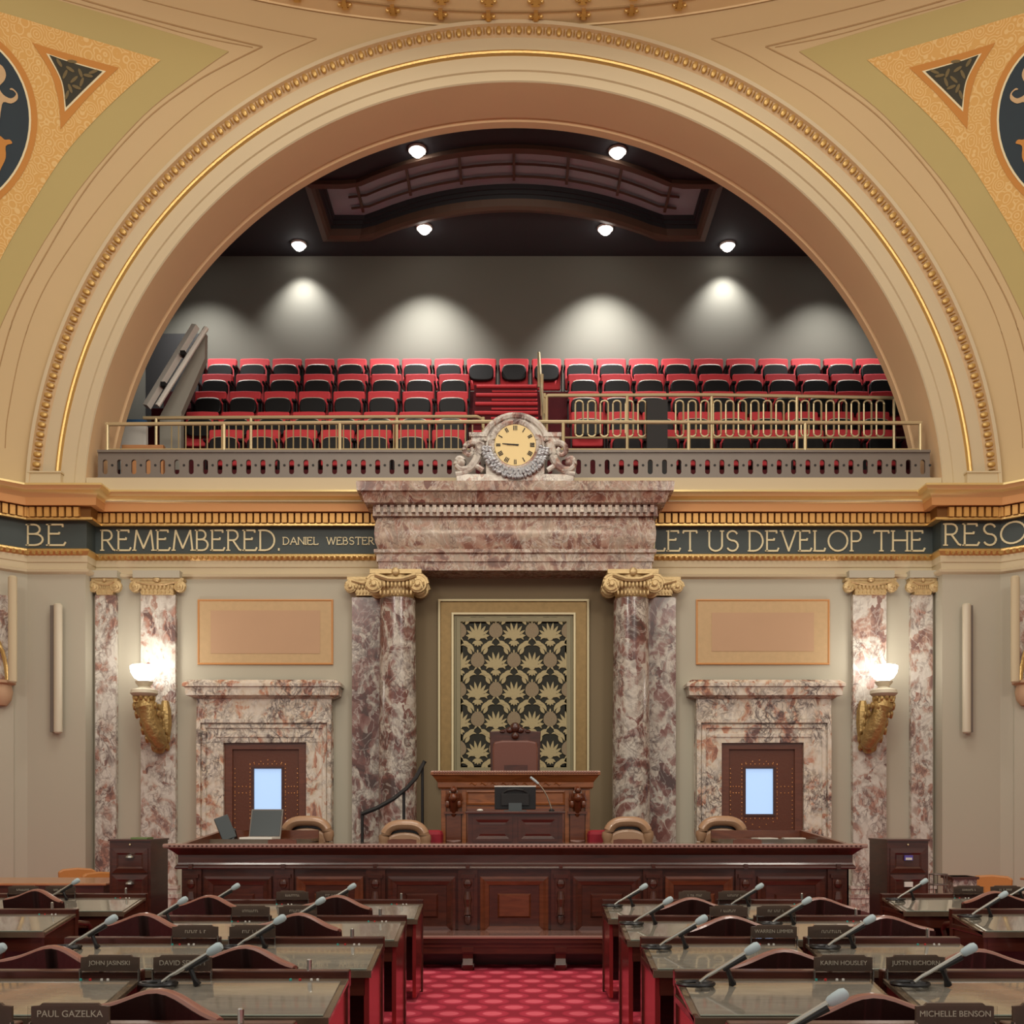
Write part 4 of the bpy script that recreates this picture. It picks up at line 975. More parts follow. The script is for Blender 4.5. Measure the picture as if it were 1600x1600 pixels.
# ---- marble door surrounds and doors
for di, (pa, pb, oa, ob, ma, mb2, wa, wb_, nm) in enumerate(((308,518,349,478,293,535,397,440,'left'),(1088,1298,1128,1256,1070,1315,1165,1208,'right'))):
    Yd = 15.6; xx = lambda p: X(p, Yd)
    d = empty('door_surround', (xx((pa+pb)/2), Yd, .34)); tag(d, 'veined peach marble doorway surround with projecting shelf, %s of the podium' % nm, 'door surround')
    zt = Z(1160,Yd)
    j = MB()
    for (a, b) in ((pa, oa), (ob, pb)): j.box(xx(a), xx(b), Yd, 15.75, .34, zt)
    j.box(xx(pa), xx(pb), Yd, 15.75, zt, Z(1124,Yd)); loc_build(j, 'jambs', M['marble_door'], d, bevel=.01)
    j = MB()
    for ins, dy in ((0,.05),(8,.025)):
        j.box(xx(pa+ins), xx(pa+ins+6), Yd-dy, Yd+.01, .34, Z(1124+ins,Yd)); j.box(xx(pb-ins-6), xx(pb-ins), Yd-dy, Yd+.01, .34, Z(1124+ins,Yd)); j.box(xx(pa+ins+6), xx(pb-ins-6), Yd-dy, Yd+.01, Z(1130+ins,Yd), Z(1124+ins,Yd))
    j.box(xx(oa-12), xx(ob+12), Yd-.018, Yd+.01, Z(1152,Yd), Z(1146,Yd))
    loc_build(j, 'raised_moulding', M['marble_door'], d, bevel=.006)
    loc_build(MB().box(xx(pa), xx(pb), Yd-.02, 15.75, Z(1124,Yd), Z(1090,Yd)), 'lintel', M['marble_door'], d)
    sh = MB(); path = [(xx(pa),15.75),(xx(pa),Yd-.02),(xx(pb),Yd-.02),(xx(pb),15.75)]
    zz = lambda py, o: Z(py, Yd-.02-o)
    sh.sweep(path, [(0,zz(1092,0)),(.03,zz(1091,.03)),(.10,zz(1087,.10)),(.13,zz(1086,.13)),(.14,zz(1073,.14)),(.17,zz(1072,.17)),(.17,zz(1067,.17)),(.10,zz(1062,.10)),(-.1,zz(1061,0))])
    loc_build(sh, 'shelf', M['marble_door'], d)
    door = empty('door_%d' % (di+1), (xx((oa+ob)/2), 15.72, .34)); tag(door, kind='structure')
    fr = MB(); fr.box(xx(oa), xx(oa)+.12, 15.66, 15.745, .34, zt); fr.box(xx(ob)-.12, xx(ob), 15.66, 15.745, .34, zt); fr.box(xx(oa)+.12, xx(ob)-.12, 15.662, 15.745, zt-.10, zt)
    loc_build(fr, 'door_frame', M['panelw'], door)
    lf_ = MB(); wx0, wx1, wz0, wz1 = X(wa,15.7), X(wb_,15.7), Z(1272,15.7), Z(1201,15.7)
    lf_.box(xx(oa)+.1, wx0, 15.70, 15.745, .34, zt-.08); lf_.box(wx1, xx(ob)-.1, 15.70, 15.745, .34, zt-.08)
    lf_.box(wx0, wx1, 15.70, 15.745, .34, wz0); lf_.box(wx0, wx1, 15.70, 15.745, wz1, zt-.08); loc_build(lf_, 'leather_leaf', M['doorleather'], door)
    loc_build(MB().rings(wx0-.03, wx1+.03, wz0-.03, wz1+.03, 15.70, [(0,0),(0,-.015),(.03,-.015),(.032,0)], cap=False), 'window_bead', M['mahog'], door)
    loc_build(MB().box(wx0, wx1, 15.72, 15.73, wz0, wz1), 'window_pane', M['pane'], door)
    sd = MB()
    def stud(x, z): sd.ball((x, 15.698, z), .011, .008, .011, 6, 4)
    for k in range(15):
        t = k/14; z = wz0-.06+(wz1-wz0+.12)*t; stud(wx0-.06, z); stud(wx1+.06, z)
        if k < 9: u = k/8; stud(wx0-.06+(wx1-wx0+.12)*u, wz1+.07); stud(wx0-.06+(wx1-wx0+.12)*u, wz0-.07)
    L0, L1 = xx(oa)+.15, xx(ob)-.15
    for k in range(22):
        z = .6+(zt-.7-.5)*k/21+.2
        stud(L0, z); stud(L1, z)
    for k in range(5):
        for zc_ in (.55, .42):
            zq = wz0+(wz1-wz0)*zc_*1.1
            stud(L0+(wx0-.06-L0)*k/4, zq); stud(wx1+.06+(L1-wx1-.06)*k/4, zq)
        stud(wx0+(wx1-wx0)*k/4, wz1+.13-abs(k-2)*.02); stud(wx0+(wx1-wx0)*k/4, wz0-.20+abs(k-2)*.04)
    tag(loc_build(sd, 'brass_studs', M['stud'], door, smooth=True), kind='stuff')

# ---- wall sconces
for s_, bx_, nm in ((-1, 226, 'left'), (1, 1375, 'right')):
    Y0 = 15.30; lean = -s_
    c = empty('wall_sconce', (X(248 if s_ < 0 else 1358,15.62), 15.62, Z(1165,15.62))); tag(c, 'gilded scroll wall lamp glowing white on the %s marble pilaster' % nm, 'wall lamp')
    g = MB(); xL = lambda a: X(CX+s_*abs(CX-a), Y0)
    pts = [Vector((X(CX+s_*(803-250),15.6),15.62,Z(1168,15.6))), Vector((xL(244),15.45,Z(1160,15.45))), Vector((xL(238),15.36,Z(1142,15.36))), Vector((xL(233),15.3,Z(1120,15.3))), Vector((xL(228),15.28,Z(1104,15.3))), Vector((xL(226),15.28,Z(1092,15.28)))]
    g.tube(pts, [.07,.12,.15,.13,.16,.12], 10); pts2 = [Vector((X(CX+s_*(803-258),15.6),15.6,Z(y,15.6))) for y in (1095,1110,1130,1150,1168)]
    g.tube(pts2, [.05,.09,.10,.08,.05], 8)
    for k in range(10):
        a = k/9; p = pts[0].lerp(pts[-1], a); g.ball((p.x-.06*s_, p.y-.08, p.z), .045, .05, .06, 6, 5); g.ball((p.x+.10*s_*(1-a), p.y+.02, p.z), .045, .05, .07, 6, 5)
    for k in range(7):
        a = k/6; p = pts[0].lerp(pts[-1], a); rr = (.11, .16, .18, .16, .19, .18, .14)[k]
        for q_ in range(7):
            t = PI+PI*q_/6; g.ball((p.x+rr*math.cos(t), p.y+rr*math.sin(t)*.9, p.z+.02*(q_%2)), .035, .03, .055, 6, 4)
    g.ball((pts[0].x, pts[0].y-.05, pts[0].z-.04), .09, .09, .06, 8, 6); g.box(pts[-1].x-.12, pts[-1].x+.12, pts[-1].y-.12, pts[-1].y+.12, pts[-1].z-.06, pts[-1].z)
    loc_build(g, 'gilded_bracket', M['goldrough'], c, smooth=True)
    cx_ = xL(226); zd = Z(1086,15.28)
    loc_build(MB().lathe([(.05,-.05),(.16,-.02),(.20,.02),(.19,.07),(.10,.10),(.08,.13),(.12,.17),(.13,.20),(.06,.22)], c=(cx_,15.28,zd), n=24), 'cream_dish', M['speaker'], c, smooth=True)
    loc_build(MB().lathe([(.05,0),(.14,.05),(.19,.13),(.205,.22),(.18,.24),(0,.2)], c=(cx_,15.28,zd+.20), n=24), 'glass_shade', M['lampglow'], c, smooth=True)
    pl_ = bpy.data.lights.new('sconce_lamp', 'POINT'); pl_.energy = 17; pl_.color = (1.0,.95,.86); pl_.shadow_soft_size = .16
    o = bpy.data.objects.new('sconce_lamp', pl_); COL.objects.link(o); o.parent = c; o.location = Vector((cx_,15.12,zd+.50))-Vector(c.location)

# ---- column loudspeakers on the piers
for s_, nm in ((-1,'left'),(1,'right')):
    xa, xb = (X(80,15.2), X(92,15.2)) if s_ < 0 else (X(1509,15.2), X(1521,15.2))
    c = empty('column_loudspeaker', ((xa+xb)/2, 15.3, Z(1145,15.2))); tag(c, 'tall slim cream column loudspeaker on the %s pier beside the marble pilasters' % nm, 'loudspeaker', 'column loudspeakers on the piers')
    h = Z(941,15.2)-Z(1145,15.2); hw = .062
    MB().lathe([(hw*.7,0),(hw,.02),(hw,h-.02),(hw*.7,h)], n=16, sy=.9).build('cabinet', M['speaker'], c, smooth=True)
    MB().box(-hw*2.1, -hw*.5, .02, .13, .02, h-.02).build('shadow_strip', M['iron'], c) if s_ < 0 else MB().box(hw*.5, hw*1.7, .02, .13, .02, h-.02).build('shadow_strip', M['iron'], c)  # dark strip added for the shadow beside the loudspeaker
    # second speaker on the angled wall
    base = Vector(PATH[2] if s_ < 0 else PATH[7]); pq = (X(30,15.2) if s_ < 0 else X(1576,15.2))
    c = empty('column_loudspeaker', (pq, 15.0, Z(1067,15.0))); tag(c, 'slim cream column loudspeaker high on the angled wall at the far %s edge' % nm, 'loudspeaker', 'column loudspeakers on the angled walls')
    h = Z(900,15)-Z(1067,15)
    MB().lathe([(hw*.7,0),(hw,.02),(hw,h-.02),(hw*.7,h)], n=16, sy=.9).build('cabinet', M['cream'], c, smooth=True)
    # niche at the picture edge: marble panel, gilded arch line, bracket
    dvec = (Vector((s_*9.3,13.75))-Vector((s_*XP0,YP))).normalized(); nv = Vector((dvec.y, -dvec.x))*(1 if s_ > 0 else -1)
    def on(u, o, z): p = Vector((s_*XP0,YP))+dvec*u+nv*o; return (p.x, p.y, z)
    ni = empty('wall_niche_'+nm); tag(ni, kind='structure')
    ub, uc = .20, 1.6
    mb3 = MB(); zt_ = Z(925,15.2)
    mb3.add([on(ub,.03,0),on(uc,.03,0),on(uc,.03,zt_),on(ub,.03,zt_)], [(0,1,2,3)])
    mb3.add([on(ub,.03,0),on(ub,0,0),on(ub,0,zt_),on(ub,.03,zt_)], [(0,1,2,3)]); mb3.build('marble_lining', M['beige'], ni)
    mp_ = MB(); mp_.add([on(ub+.08,.035,Z(1065,15.2)),on(uc,.035,Z(1065,15.2)),on(uc,.035,zt_-.05),on(ub+.08,.035,zt_-.05)], [(0,1,2,3)]); mp_.build('marble_panel', M['marble_pil'], ni)
    mb3 = MB(); mb3.tube([on(ub+.10+.5*(1-math.cos(t)), .06, Z(1065,15.2)+.9*math.sin(t)) for t in [PI/2*k/12 for k in range(13)]], .03, 6); mb3.build('gilded_arch_line', M['gold'], ni, smooth=True)
    mb3 = MB(); p = on(ub+.2, .06, Z(1082,15.2)); mb3.lathe([(.10,-.2),(.16,-.12),(.18,0),(.16,.1),(.22,.12),(.22,.16)], c=p, n=16); mb3.build('bracket_capital', M['peach'], ni, smooth=True)

# ---------------------------------------------------------------- rostrum
YF_ = 10.7
ro = empty('rostrum', (0, YF_, 0)); tag(ro, 'long dark mahogany panelled clerks rostrum across the front of the chamber', 'rostrum')
rx = lambda px, Y_=YF_: X(px, Y_)
bx0, bx1 = rx(283), rx(1327)
b = MB(); b.box(bx0, bx1, YF_+.02, YF_+.12, .06, 1.10); b.box(bx0, bx0+.08, YF_+.02, 12.0, .06, 1.15); b.box(bx1-.08, bx1, YF_+.02, 12.0, .06, 1.15)
loc_build(b, 'carcass', M['mahog'], ro)
RP = [(bx0, 12.0), (bx0, YF_+.02), (bx1, YF_+.02), (bx1, 12.0)]
rz = lambda py, o: Z(py, YF_+.02-o)
loc_build(MB().sweep(RP, [(.0,1.10),(.03,1.06),(.05,rz(1358,.05)),(.06,rz(1356,.06)),(.05,rz(1353,.05)),(.03,rz(1350,.03)),(.03,rz(1336,.03)),(.06,rz(1332,.06)),(.10,rz(1327,.10)),(.12,rz(1325,.12))]), 'fascia', M['mahogh'], ro, smooth=True)
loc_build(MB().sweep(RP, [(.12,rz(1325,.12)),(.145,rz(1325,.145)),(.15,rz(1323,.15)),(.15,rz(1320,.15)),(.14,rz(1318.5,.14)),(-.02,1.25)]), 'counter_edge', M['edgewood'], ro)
t_ = MB(); t_.box(bx0, bx1, YF_-.05, 11.45, 1.215, 1.25); loc_build(t_, 'counter_top', M['desk'], ro)
bead = MB()
for k in range(150):
    x = bx0-.1+(bx1-bx0+.2)*(k+.5)/150; bead.ball((x, YF_-.13, 1.238), .014, .012, .008, 6, 3)
tag(loc_build(bead, 'beaded_edge', M['mahogh'], ro), kind='stuff')
loc_build(MB().box(bx0-.03, bx1+.03, YF_-.04, YF_+.02, .0, .20), 'plinth', M['mahogh'], ro)
posts = [300,444,587,731,876,1020,1164,1308]
for i, px in enumerate(posts):
    x = rx(px); q = MB(); q.box(x-.10, x+.10, YF_-.012, YF_+.03, .2, 1.03)
    q.box(x-.055, x+.055, YF_-.03, YF_, .5, .90); q.box(x-.075, x+.075, YF_-.04, YF_, .90, .94); q.ball((x, YF_-.03, .84), .045, .03, .05, 8, 6)
    q.ball((x, YF_-.03, .47), .04, .03, .06, 8, 6); q.lathe([(.045,.52),(.03,.6),(.045,.68),(.03,.76)], c=(x, YF_-.03, 0), n=10); q.box(x-.02, x+.02, YF_-.06, YF_-.02, .995, 1.045)
    loc_build(q, 'carved_post', M['mahog'], ro, smooth=False)
for i in range(7):
    a, c_ = rx(posts[i])+.13, rx(posts[i+1])-.13
    loc_build(MB().rings(a, c_, .30, .915, YF_, [(0,.02),(0,-.015),(.025,-.02),(.05,.0),(.09,.01),(.10,.035),(.17,.035),(.20,-.005)]), 'raised_panel', M['panelw'] if i in (1,3,5) else M['mahogh'], ro)
for s_, nm in ((-1,'left'),(1,'right')):
    xo = bx0 if s_ < 0 else bx1; xi = X(487,11.6) if s_ < 0 else X(1122,11.6)
    xe = X(345,12.0) if s_ < 0 else X(1256,12.0)
    b = MB(); b.box(*sorted((xe, xi)), 11.45, 12.0, 1.25, 1.285); loc_build(b, 'return_top', M['desk'], ro)
    b = MB(); b.box(*sorted((xe, xi)), 12.0, 12.04, 1.0, 1.375)
    xf = xo-.0; w4 = .05*s_
    b.hexa([(xf,10.66,1.2),(xf-w4,10.66,1.2),(xe-w4,12.04,1.2),(xe,12.04,1.2),(xf,10.66,1.255),(xf-w4,10.66,1.255),(xe-w4,12.04,1.378),(xe,12.04,1.378)])
    loc_build(b, 'raised_ledge', M['panelw'], ro)
# bench along the rostrum
be = empty('rostrum_bench', (0, 10.19, 0)); tag(be, 'long low mahogany bench at the foot of the rostrum, facing the aisle', 'bench')
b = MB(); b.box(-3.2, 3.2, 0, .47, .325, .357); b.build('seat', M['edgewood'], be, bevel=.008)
b = MB(); b.box(-3.18, 3.18, .02, .05, .28, .325); b.box(-3.16, 3.16, .04, .07, .235, .28); b.box(-3.14,3.14,.05,.08,.17,.235); b.build('apron', M['mahogh'], be)
for px in posts[1:-1]:
    x = X(px, 10.25); b = MB(); b.prismx([(.06,0),(.13,0),(.16,.06),(.12,.12),(.14,.235),(.05,.235),(.07,.12),(.03,.06)], x-.05, x+.05)
    b.lathe([(0,-.062),(.035,-.062),(.035,.062),(0,.062)], c=(x, .09, .04), n=12, axis='x'); b.box(x-.06, x+.06, .03, .16, .19, .24); b.build('leg', M['mahog'], be)

# lectern on the counter
le = empty('lectern', (X(805,10.6), 10.6, 1.25)); tag(le, 'panelled mahogany reading lectern standing on the middle of the counter', 'lectern')
b = MB(); b.box(-.49, .49, .02, .42, 0, .32); b.build('body', M['mahog'], le)
MB().box(-.52, .52, -.01, .46, .32, .345).build('top', M['mahogh'], le, bevel=.006)
for a, c_ in ((-.44,-.03),(.03,.44)):
    MB().rings(a, c_, .03, .29, .02, [(0,0),(0,-.012),(.03,-.012),(.06,.0),(.08,-.006)]).build('raised_panel', M['mahog'], le)
mo = empty('computer_monitor', (X(805,10.95), 10.93, 1.595)); tag(mo, 'black computer monitor seen from behind on the lectern', 'monitor')
b = MB(); b.box(-.22, .22, 0, .03, .02, .27); b.build('casing', M['black'], mo, bevel=.008)
b = MB(); b.box(-.222, .222, -.002, .032, .262, .274); b.build('top_edge', M['white'], mo)
b = MB(); b.tube([(-.14,-.005,.19),(-.08,-.03,.225),(0,-.035,.235),(.08,-.03,.225),(.14,-.005,.19)], .014, 6); b.box(-.15,.15,-.03,.0,.06,.19); b.build('rear_bulge', M['matteblack'], mo, smooth=False, bevel=.01)
b = MB(); b.box(-.07, .07, -.06, -.03, 0, .09); b.box(-.12, .12, -.07, .1, 0, .012); b.build('stand', M['screen'], mo)
gm = empty('gooseneck_microphone', (X(862,10.75), 10.75, 1.595)); tag(gm, 'thin curved gooseneck microphone beside the monitor on the lectern', 'microphone')
b = MB(); pts = [(0,0,.02),(-.02,0,.08),(-.05,0,.16),(-.09,0,.23),(-.14,0,.29)]; b.tube(pts, .007, 6); b.build('gooseneck', M['micstem'], gm, smooth=True)
MB().tube([(-.14,0,.29),(-.18,0,.325),(-.225,0,.36)], [.012,.014,.012], 8).build('capsule', M['micgrey'], gm, smooth=True)
MB().lathe([(0,0),(.03,0),(.03,.015),(.01,.03),(0,.03)], n=12).build('base', M['black'], gm)
o = MB().ball((0,0,.012), .035, .03, .014, 10, 5).build('computer_mouse', M['white'], smooth=True, loc=(X(750,10.75),10.75,1.595)); tag(o, 'small white mouse on the left end of the lectern top', 'mouse')

# presiding officer's podium and chair
pd = empty('podium_desk', (X(803,12.6), 12.6, .34)); tag(pd, 'carved golden brown presiding desk raised behind the lectern', 'desk')
ph = Z(1204,12.5)-.34
b = MB(); b.box(-.90, .94, .06, .62, 0, ph-.10); b.build('body', M['oak'], pd)
b = MB(); b.sweep([(-.92,.62),(-.92,.04),(.96,.04),(.96,.62)], [(0,ph-.22),(.02,ph-.20),(.02,ph-.14),(.05,ph-.10),(.08,ph-.06),(.10,ph-.05),(.10,ph-.015),(.09,ph),(-.5,ph)]); b.build('cornice_top', M['oak'], pd)
b = MB()
for k in range(64): b.ball((-.99+2.02*(k+.5)/64, -.062, ph-.02), .014, .012, .018, 6, 4)
tag(b.build('carved_edge', M['leatherrim'], pd), kind='stuff')
MB().rings(-.60, .64, ph-.42, ph-.24, .06, [(0,0),(0,-.02),(.02,-.025),(.035,-.005),(.05,-.005)]).build('upper_panel', M['oak'], pd)
MB().rings(-.58, .62, .12, ph-.46, .06, [(0,0),(0,-.03),(.04,-.035),(.07,.0),(.12,.01),(.15,-.01)]).build('lower_panel', M['panelw'], pd)
b = MB()
for k in range(9):
    x = -.5+k*.13; b.tube([(x-.05,.03,ph-.17),(x-.02,.02,ph-.145),(x+.02,.02,ph-.175),(x+.05,.03,ph-.15)], .011, 5); b.ball((x,.03,ph-.16), .015,.012,.02, 6, 4)
tag(b.build('leaf_carving', M['oak'], pd), kind='stuff')
for x in (-.74, .78):
    b = MB(); b.box(x-.13, x+.13, 0, .07, 0, .3); b.box(x-.09, x+.09, -.005, .06, .3, ph-.5)
    for k in range(6): b.tube([(x-.085,-.02,.34+k*.11),(x,-.04,.33+k*.11),(x+.085,-.02,.34+k*.11)], [.02,.028,.02], 6)
    b.tube([(x,.02,ph-.56),(x,-.0,ph-.48),(x,-.05,ph-.40),(x,-.08,ph-.33),(x,-.05,ph-.26),(x,0,ph-.22)], [.03,.05,.065,.07,.055,.04], 10)
    for q_ in range(9):
        t = PI+PI*q_/8; b.tube([(x+.08*math.cos(t), -.05+.07*math.sin(t), ph-.28), (x+.095*math.cos(t), -.04+.06*math.sin(t), ph-.36), (x+.05*math.cos(t), .0+.04*math.sin(t), ph-.46)], [.012,.018,.008], 5)
    b.box(x-.12, x+.12, -.03, .05, ph-.53, ph-.50)
    b.ball((x,-.13,ph-.33), .05,.05,.055, 8, 6); b.ball((x-.07,-.07,ph-.41), .035,.04,.05, 6, 5); b.ball((x+.07,-.07,ph-.41), .035,.04,.05, 6, 5); b.ball((x,-.1,ph-.24), .03,.03,.03, 6, 5)
    b.build('carved_bracket', M['panelw'], pd, smooth=True)
    MB().box(x-.15, x-.10, .02, .07, .0, ph-.24).build('corner_strip', M['oak'], pd); MB().box(x+.10, x+.15, .02, .07, .0, ph-.24).build('corner_strip', M['oak'], pd)
th = empty('high_backed_chair', (X(805,13.7), 13.7, .95)); tag(th, 'high-backed brown leather chair with carved crest behind the podium', 'chair')
K = 13.7/F; zb_ = lambda py: Z(py, 13.7)-.95
b = MB(); b.prism([(-37*K,.3),(37*K,.3),(39*K,zb_(1170)),(40*K,zb_(1143)),(22*K,zb_(1142)),(10*K,zb_(1136)),(-10*K,zb_(1136)),(-22*K,zb_(1142)),(-40*K,zb_(1143)),(-39*K,zb_(1170))], 0, .07); b.build('back_frame', M['mahog'], th, bevel=.01)
b = MB(); b.prism([(-34*K,.4),(34*K,.4),(36*K,zb_(1172)),(34*K,zb_(1160)),(20*K,zb_(1157)),(-20*K,zb_(1157)),(-34*K,zb_(1160)),(-36*K,zb_(1172))], -.05, .0); b.build('leather_back', M['throne'], th, bevel=.03)
b = MB(); b.ball((0,-.01,zb_(1137)), .07,.05,.07, 10, 7); b.ball((-.07,0,zb_(1141)), .05,.04,.045, 8, 6); b.ball((.07,0,zb_(1141)), .05,.04,.045, 8, 6); b.ball((0,-.04,zb_(1150)), .05,.03,.05, 8, 6); b.ball((-.17,0,zb_(1143)),.04,.03,.025,8,5); b.ball((.17,0,zb_(1143)),.04,.03,.025,8,5)
b.build('carved_crest', M['mahog'], th, smooth=True)
MB().box(-.32, .32, -.42, .02, .38, .50).build('seat', M['throne'], th, bevel=.03)
for x in (-.36, .32): MB().box(x, x+.05, -.42, .05, .50, .72).build('armrest', M['mahog'], th, bevel=.01)
MB().lathe([(.32,0),(.3,.04),(.06,.08),(.05,.38)], c=(0,-.2,0), n=16).build('pedestal', M['mahog'], th)
bk = MB().box(-.15, .15, 0, .012, 0, .09).build('book_rest', M['mahog'], loc=(X(806,12.95), 12.98, ph+.34)); tag(bk, 'small dark nameplate leaning on the back of the podium top', 'nameplate')
# curved stair handrail
hr = empty('stair_handrail', (X(568,13.2), 13.2, .34)); tag(hr, 'thin black iron handrail curving up to the podium before the left column', 'handrail')
b = MB(); hp = [P(565,1272,13.1),P(590,1262,13.1),P(615,1248,13.2),(P(635,1232,13.3)),(P(650,1215,13.4)),(P(661,1194,13.5)),P(664,1189,13.5)]
b.tube(hp, .028, 8); loc_build(b, 'rail', M['matteblack'], hr, smooth=True)
for px, py, Y_ in ((566,1272,13.1),(631,1238,13.3),(660,1196,13.5)):
    b = MB(); p = P(px,py,Y_); b.tube([p, (p.x,p.y,.34)], .02, 6); loc_build(b, 'post', M['matteblack'], hr, smooth=True)
for px, nm in ((675,'left'),(935,'right')):
    o = MB().box(-.13, .13, -.15, .15, 0, .30).build('red_stool', M['cushion'], bevel=.05, loc=(X(px,12.3), 12.3, Z(1297,12.3)-.30)); o.location.z = Z(1297,12.3)-.30
    q = MB().box(-.11, .11, -.12, .12, -(o.location.z-.34), 0).build('frame', M['mahog'], o); tag(o, 'dark red cushioned seat beside the podium on the %s' % nm, 'stool')

def tan_chair(px0, px1, py, Y_, label):
    t = empty('clerk_chair', (X((px0+px1)/2, Y_), Y_, .34)); tag(t, label, 'chair', 'tan leather chairs behind the rostrum')
    w_ = (px1-px0)/2*Y_/F; h = Z(py, Y_)-.34
    b = MB(); pts = []
    arcp = [(w_*.93*math.copysign(abs(math.cos(a))**.7, -math.cos(a)), -.03, h-.30+.245*abs(math.sin(a))**.7) for a in [PI*k/20 for k in range(21)]]
    b.tube(arcp, [.045]+[.068]*19+[.045], 10, flat=.9)
    b.build('rolled_rim', M['tanleather'], t, smooth=True)
    b = MB(); b.prism([(-w_*.9,h-.5),(w_*.9,h-.5)]+[(w_*.9*math.copysign(abs(math.cos(a))**.7, math.cos(a)), h-.30+.245*math.sin(a)**.7) for a in [PI*k/16 for k in range(17)]], .03, .08); b.build('back', M['leather'], t, bevel=.015)
    b = MB(); b.prism([(-w_*.88,h-.55),(w_*.88,h-.55)]+[(w_*.84*math.cos(a), h-.27+.125*math.sin(a)**.8) for a in [PI*k/12 for k in range(13)]], -.06, .03); b.build('lumbar_pad', M['tanleather'], t, bevel=.03)
    MB().box(-w_, w_, -.42, .05, .40, .50).build('seat', M['tanleather'], t, bevel=.03)
    b = MB(); b.lathe([(.05,.08),(.05,.40)], c=(0,-.18,0), n=10)
    for k in range(5): a = 2*PI*k/5; b.tube([(0,-.18,.09),(.28*math.cos(a),-.18+.28*math.sin(a),.03)], .025, 6)
    b.build('swivel_base', M['black'], t)
tan_chair(443,517,1275,12.0-.15+.4,'tan leather swivel chair beside the laptop behind the rostrum')
tan_chair(598,668,1281,12.0,'tan leather swivel chair just left of the lectern')
tan_chair(946,1015,1276,12.0,'tan leather swivel chair just right of the lectern')
tan_chair(1092,1163,1275,12.25,'tan leather swivel chair before the right-hand doorway')
# laptop, tablet, desk plates, papers
lt = empty('laptop', (X(409,11.7), 11.62, 1.285)); tag(lt, 'open dark laptop on the left end of the rostrum', 'laptop')
b = MB(); b.m = Matrix.Rotation(-.12, 4, 'Z') @ Matrix.Translation((0,.14,0)) @ Matrix.Rotation(-.28, 4, 'X'); b.box(-.19, .19, 0, .015, .01, .35); b.build('lid', M['iron'], lt)
b = MB(); b.m = Matrix.Rotation(-.12, 4, 'Z') @ Matrix.Translation((0,.137,0)) @ Matrix.Rotation(-.28, 4, 'X'); b.box(-.175, .175, -.004, .001, .03, .335); b.build('screen', M['screen'], lt)
b = MB(); b.m = Matrix.Rotation(-.12, 4, 'Z'); b.box(-.19, .19, -.14, .14, 0, .02); b.build('keyboard_base', M['white'], lt)
ta = empty('desk_telephone', (X(358,11.5), 11.52, 1.285)); tag(ta, 'dark slanted desk screen left of the laptop', 'phone')
b = MB(); b.m = Matrix.Rotation(.5, 4, 'Z') @ Matrix.Rotation(-.35, 4, 'Y') @ Matrix.Rotation(-.15, 4, 'X'); b.box(-.08, .08, -.02, .02, -.0, .27); b.build('slab', M['screen'], ta, bevel=.006)
b = MB(); b.prismx([(0,0),(.16,0),(.05,.12)], -.05, .05); b.build('stand', M['black'], ta)
for px, nm in ((441,'before the leftmost tan chair'),(628,'left of the lectern'),(981,'right of the lectern'),(1168,'before the rightmost tan chair')):
    o = MB().prism([(-.15,0),(.15,0),(.15,.045),(.10,.055),(-.10,.055),(-.15,.045)], 0, .015).build('name_plate', M['panelw'], loc=(X(px,10.72),10.72,1.25)); tag(o, 'low brown name plate on the rostrum edge %s' % nm, 'name plate', 'rostrum name plates')
for px, nm, a in ((1195,'right',.2),(1240,'far right',-.1)):
    b = MB(); b.m = Matrix.Rotation(a, 4, 'Z')
    for k in range(3): b.box(-.12, .12, -.1+.01*k, .1+.005*k, .003*k, .003*k+.002)
    o = b.build('paper_stack', M['paper'], loc=(X(px,11.75),11.75,1.285)); tag(o, 'thin stack of papers on the %s return of the rostrum' % nm, 'papers')

# filing cabinets
for x0, x1, nm, lab in ((-4.43,-3.98,'left','with green ledger on top'),(4.09,4.54,'right','with purple and white label')):
    c = empty('filing_cabinet', ((x0+x1)/2, 11.2, 0)); h = 1.29; w_ = (x1-x0)/2
    tag(c, 'tall mahogany filing cabinet %s, %s of the rostrum' % (lab, nm), 'cabinet')
    b = MB(); b.box(-w_, w_, .02, .58, .0, h-.02); b.build('carcass', M['mahog'], c)
    MB().box(-w_-.01, w_+.01, 0, .59, h-.02, h).build('top', M['mahogh'], c)
    zz = h-.10
    MB().ball((0, .012, h-.06), .012, .012, .012, 8, 5).build('lock', M['brass'], c)
    for k in range(4):
        d = MB().rings(-w_+.03, w_-.03, zz-.27, zz, .02, [(0,0),(0,-.01),(.05,-.015),(.07,-.002)]).build('drawer', M['mahogh'], c)
        if nm == 'left':
            q = MB(); q.lathe([(.05,0),(.045,.02),(.02,.035),(0,.04)], c=(0,.01,zz-.10), n=10, a0=PI, a1=2*PI); q.build('cup_handle', M['micstem'], d)
        else:
            q = MB(); q.box(-.045,.045,-.012,.01,zz-.13,zz-.075); q.build('label_holder', M['purple'] if k == 0 else M['paper'], d)
            if k == 0: MB().box(-.035,.035,-.015,-.012,zz-.125,zz-.10).build('white_label', M['paper'], d)
        zz -= .29
o = MB().box(-.08, .10, 0, .2, 0, .02).build('green_ledger', M['green'], loc=(-4.12, 11.22, 1.29)); tag(o, 'flat green ledger on top of the left filing cabinet', 'book')

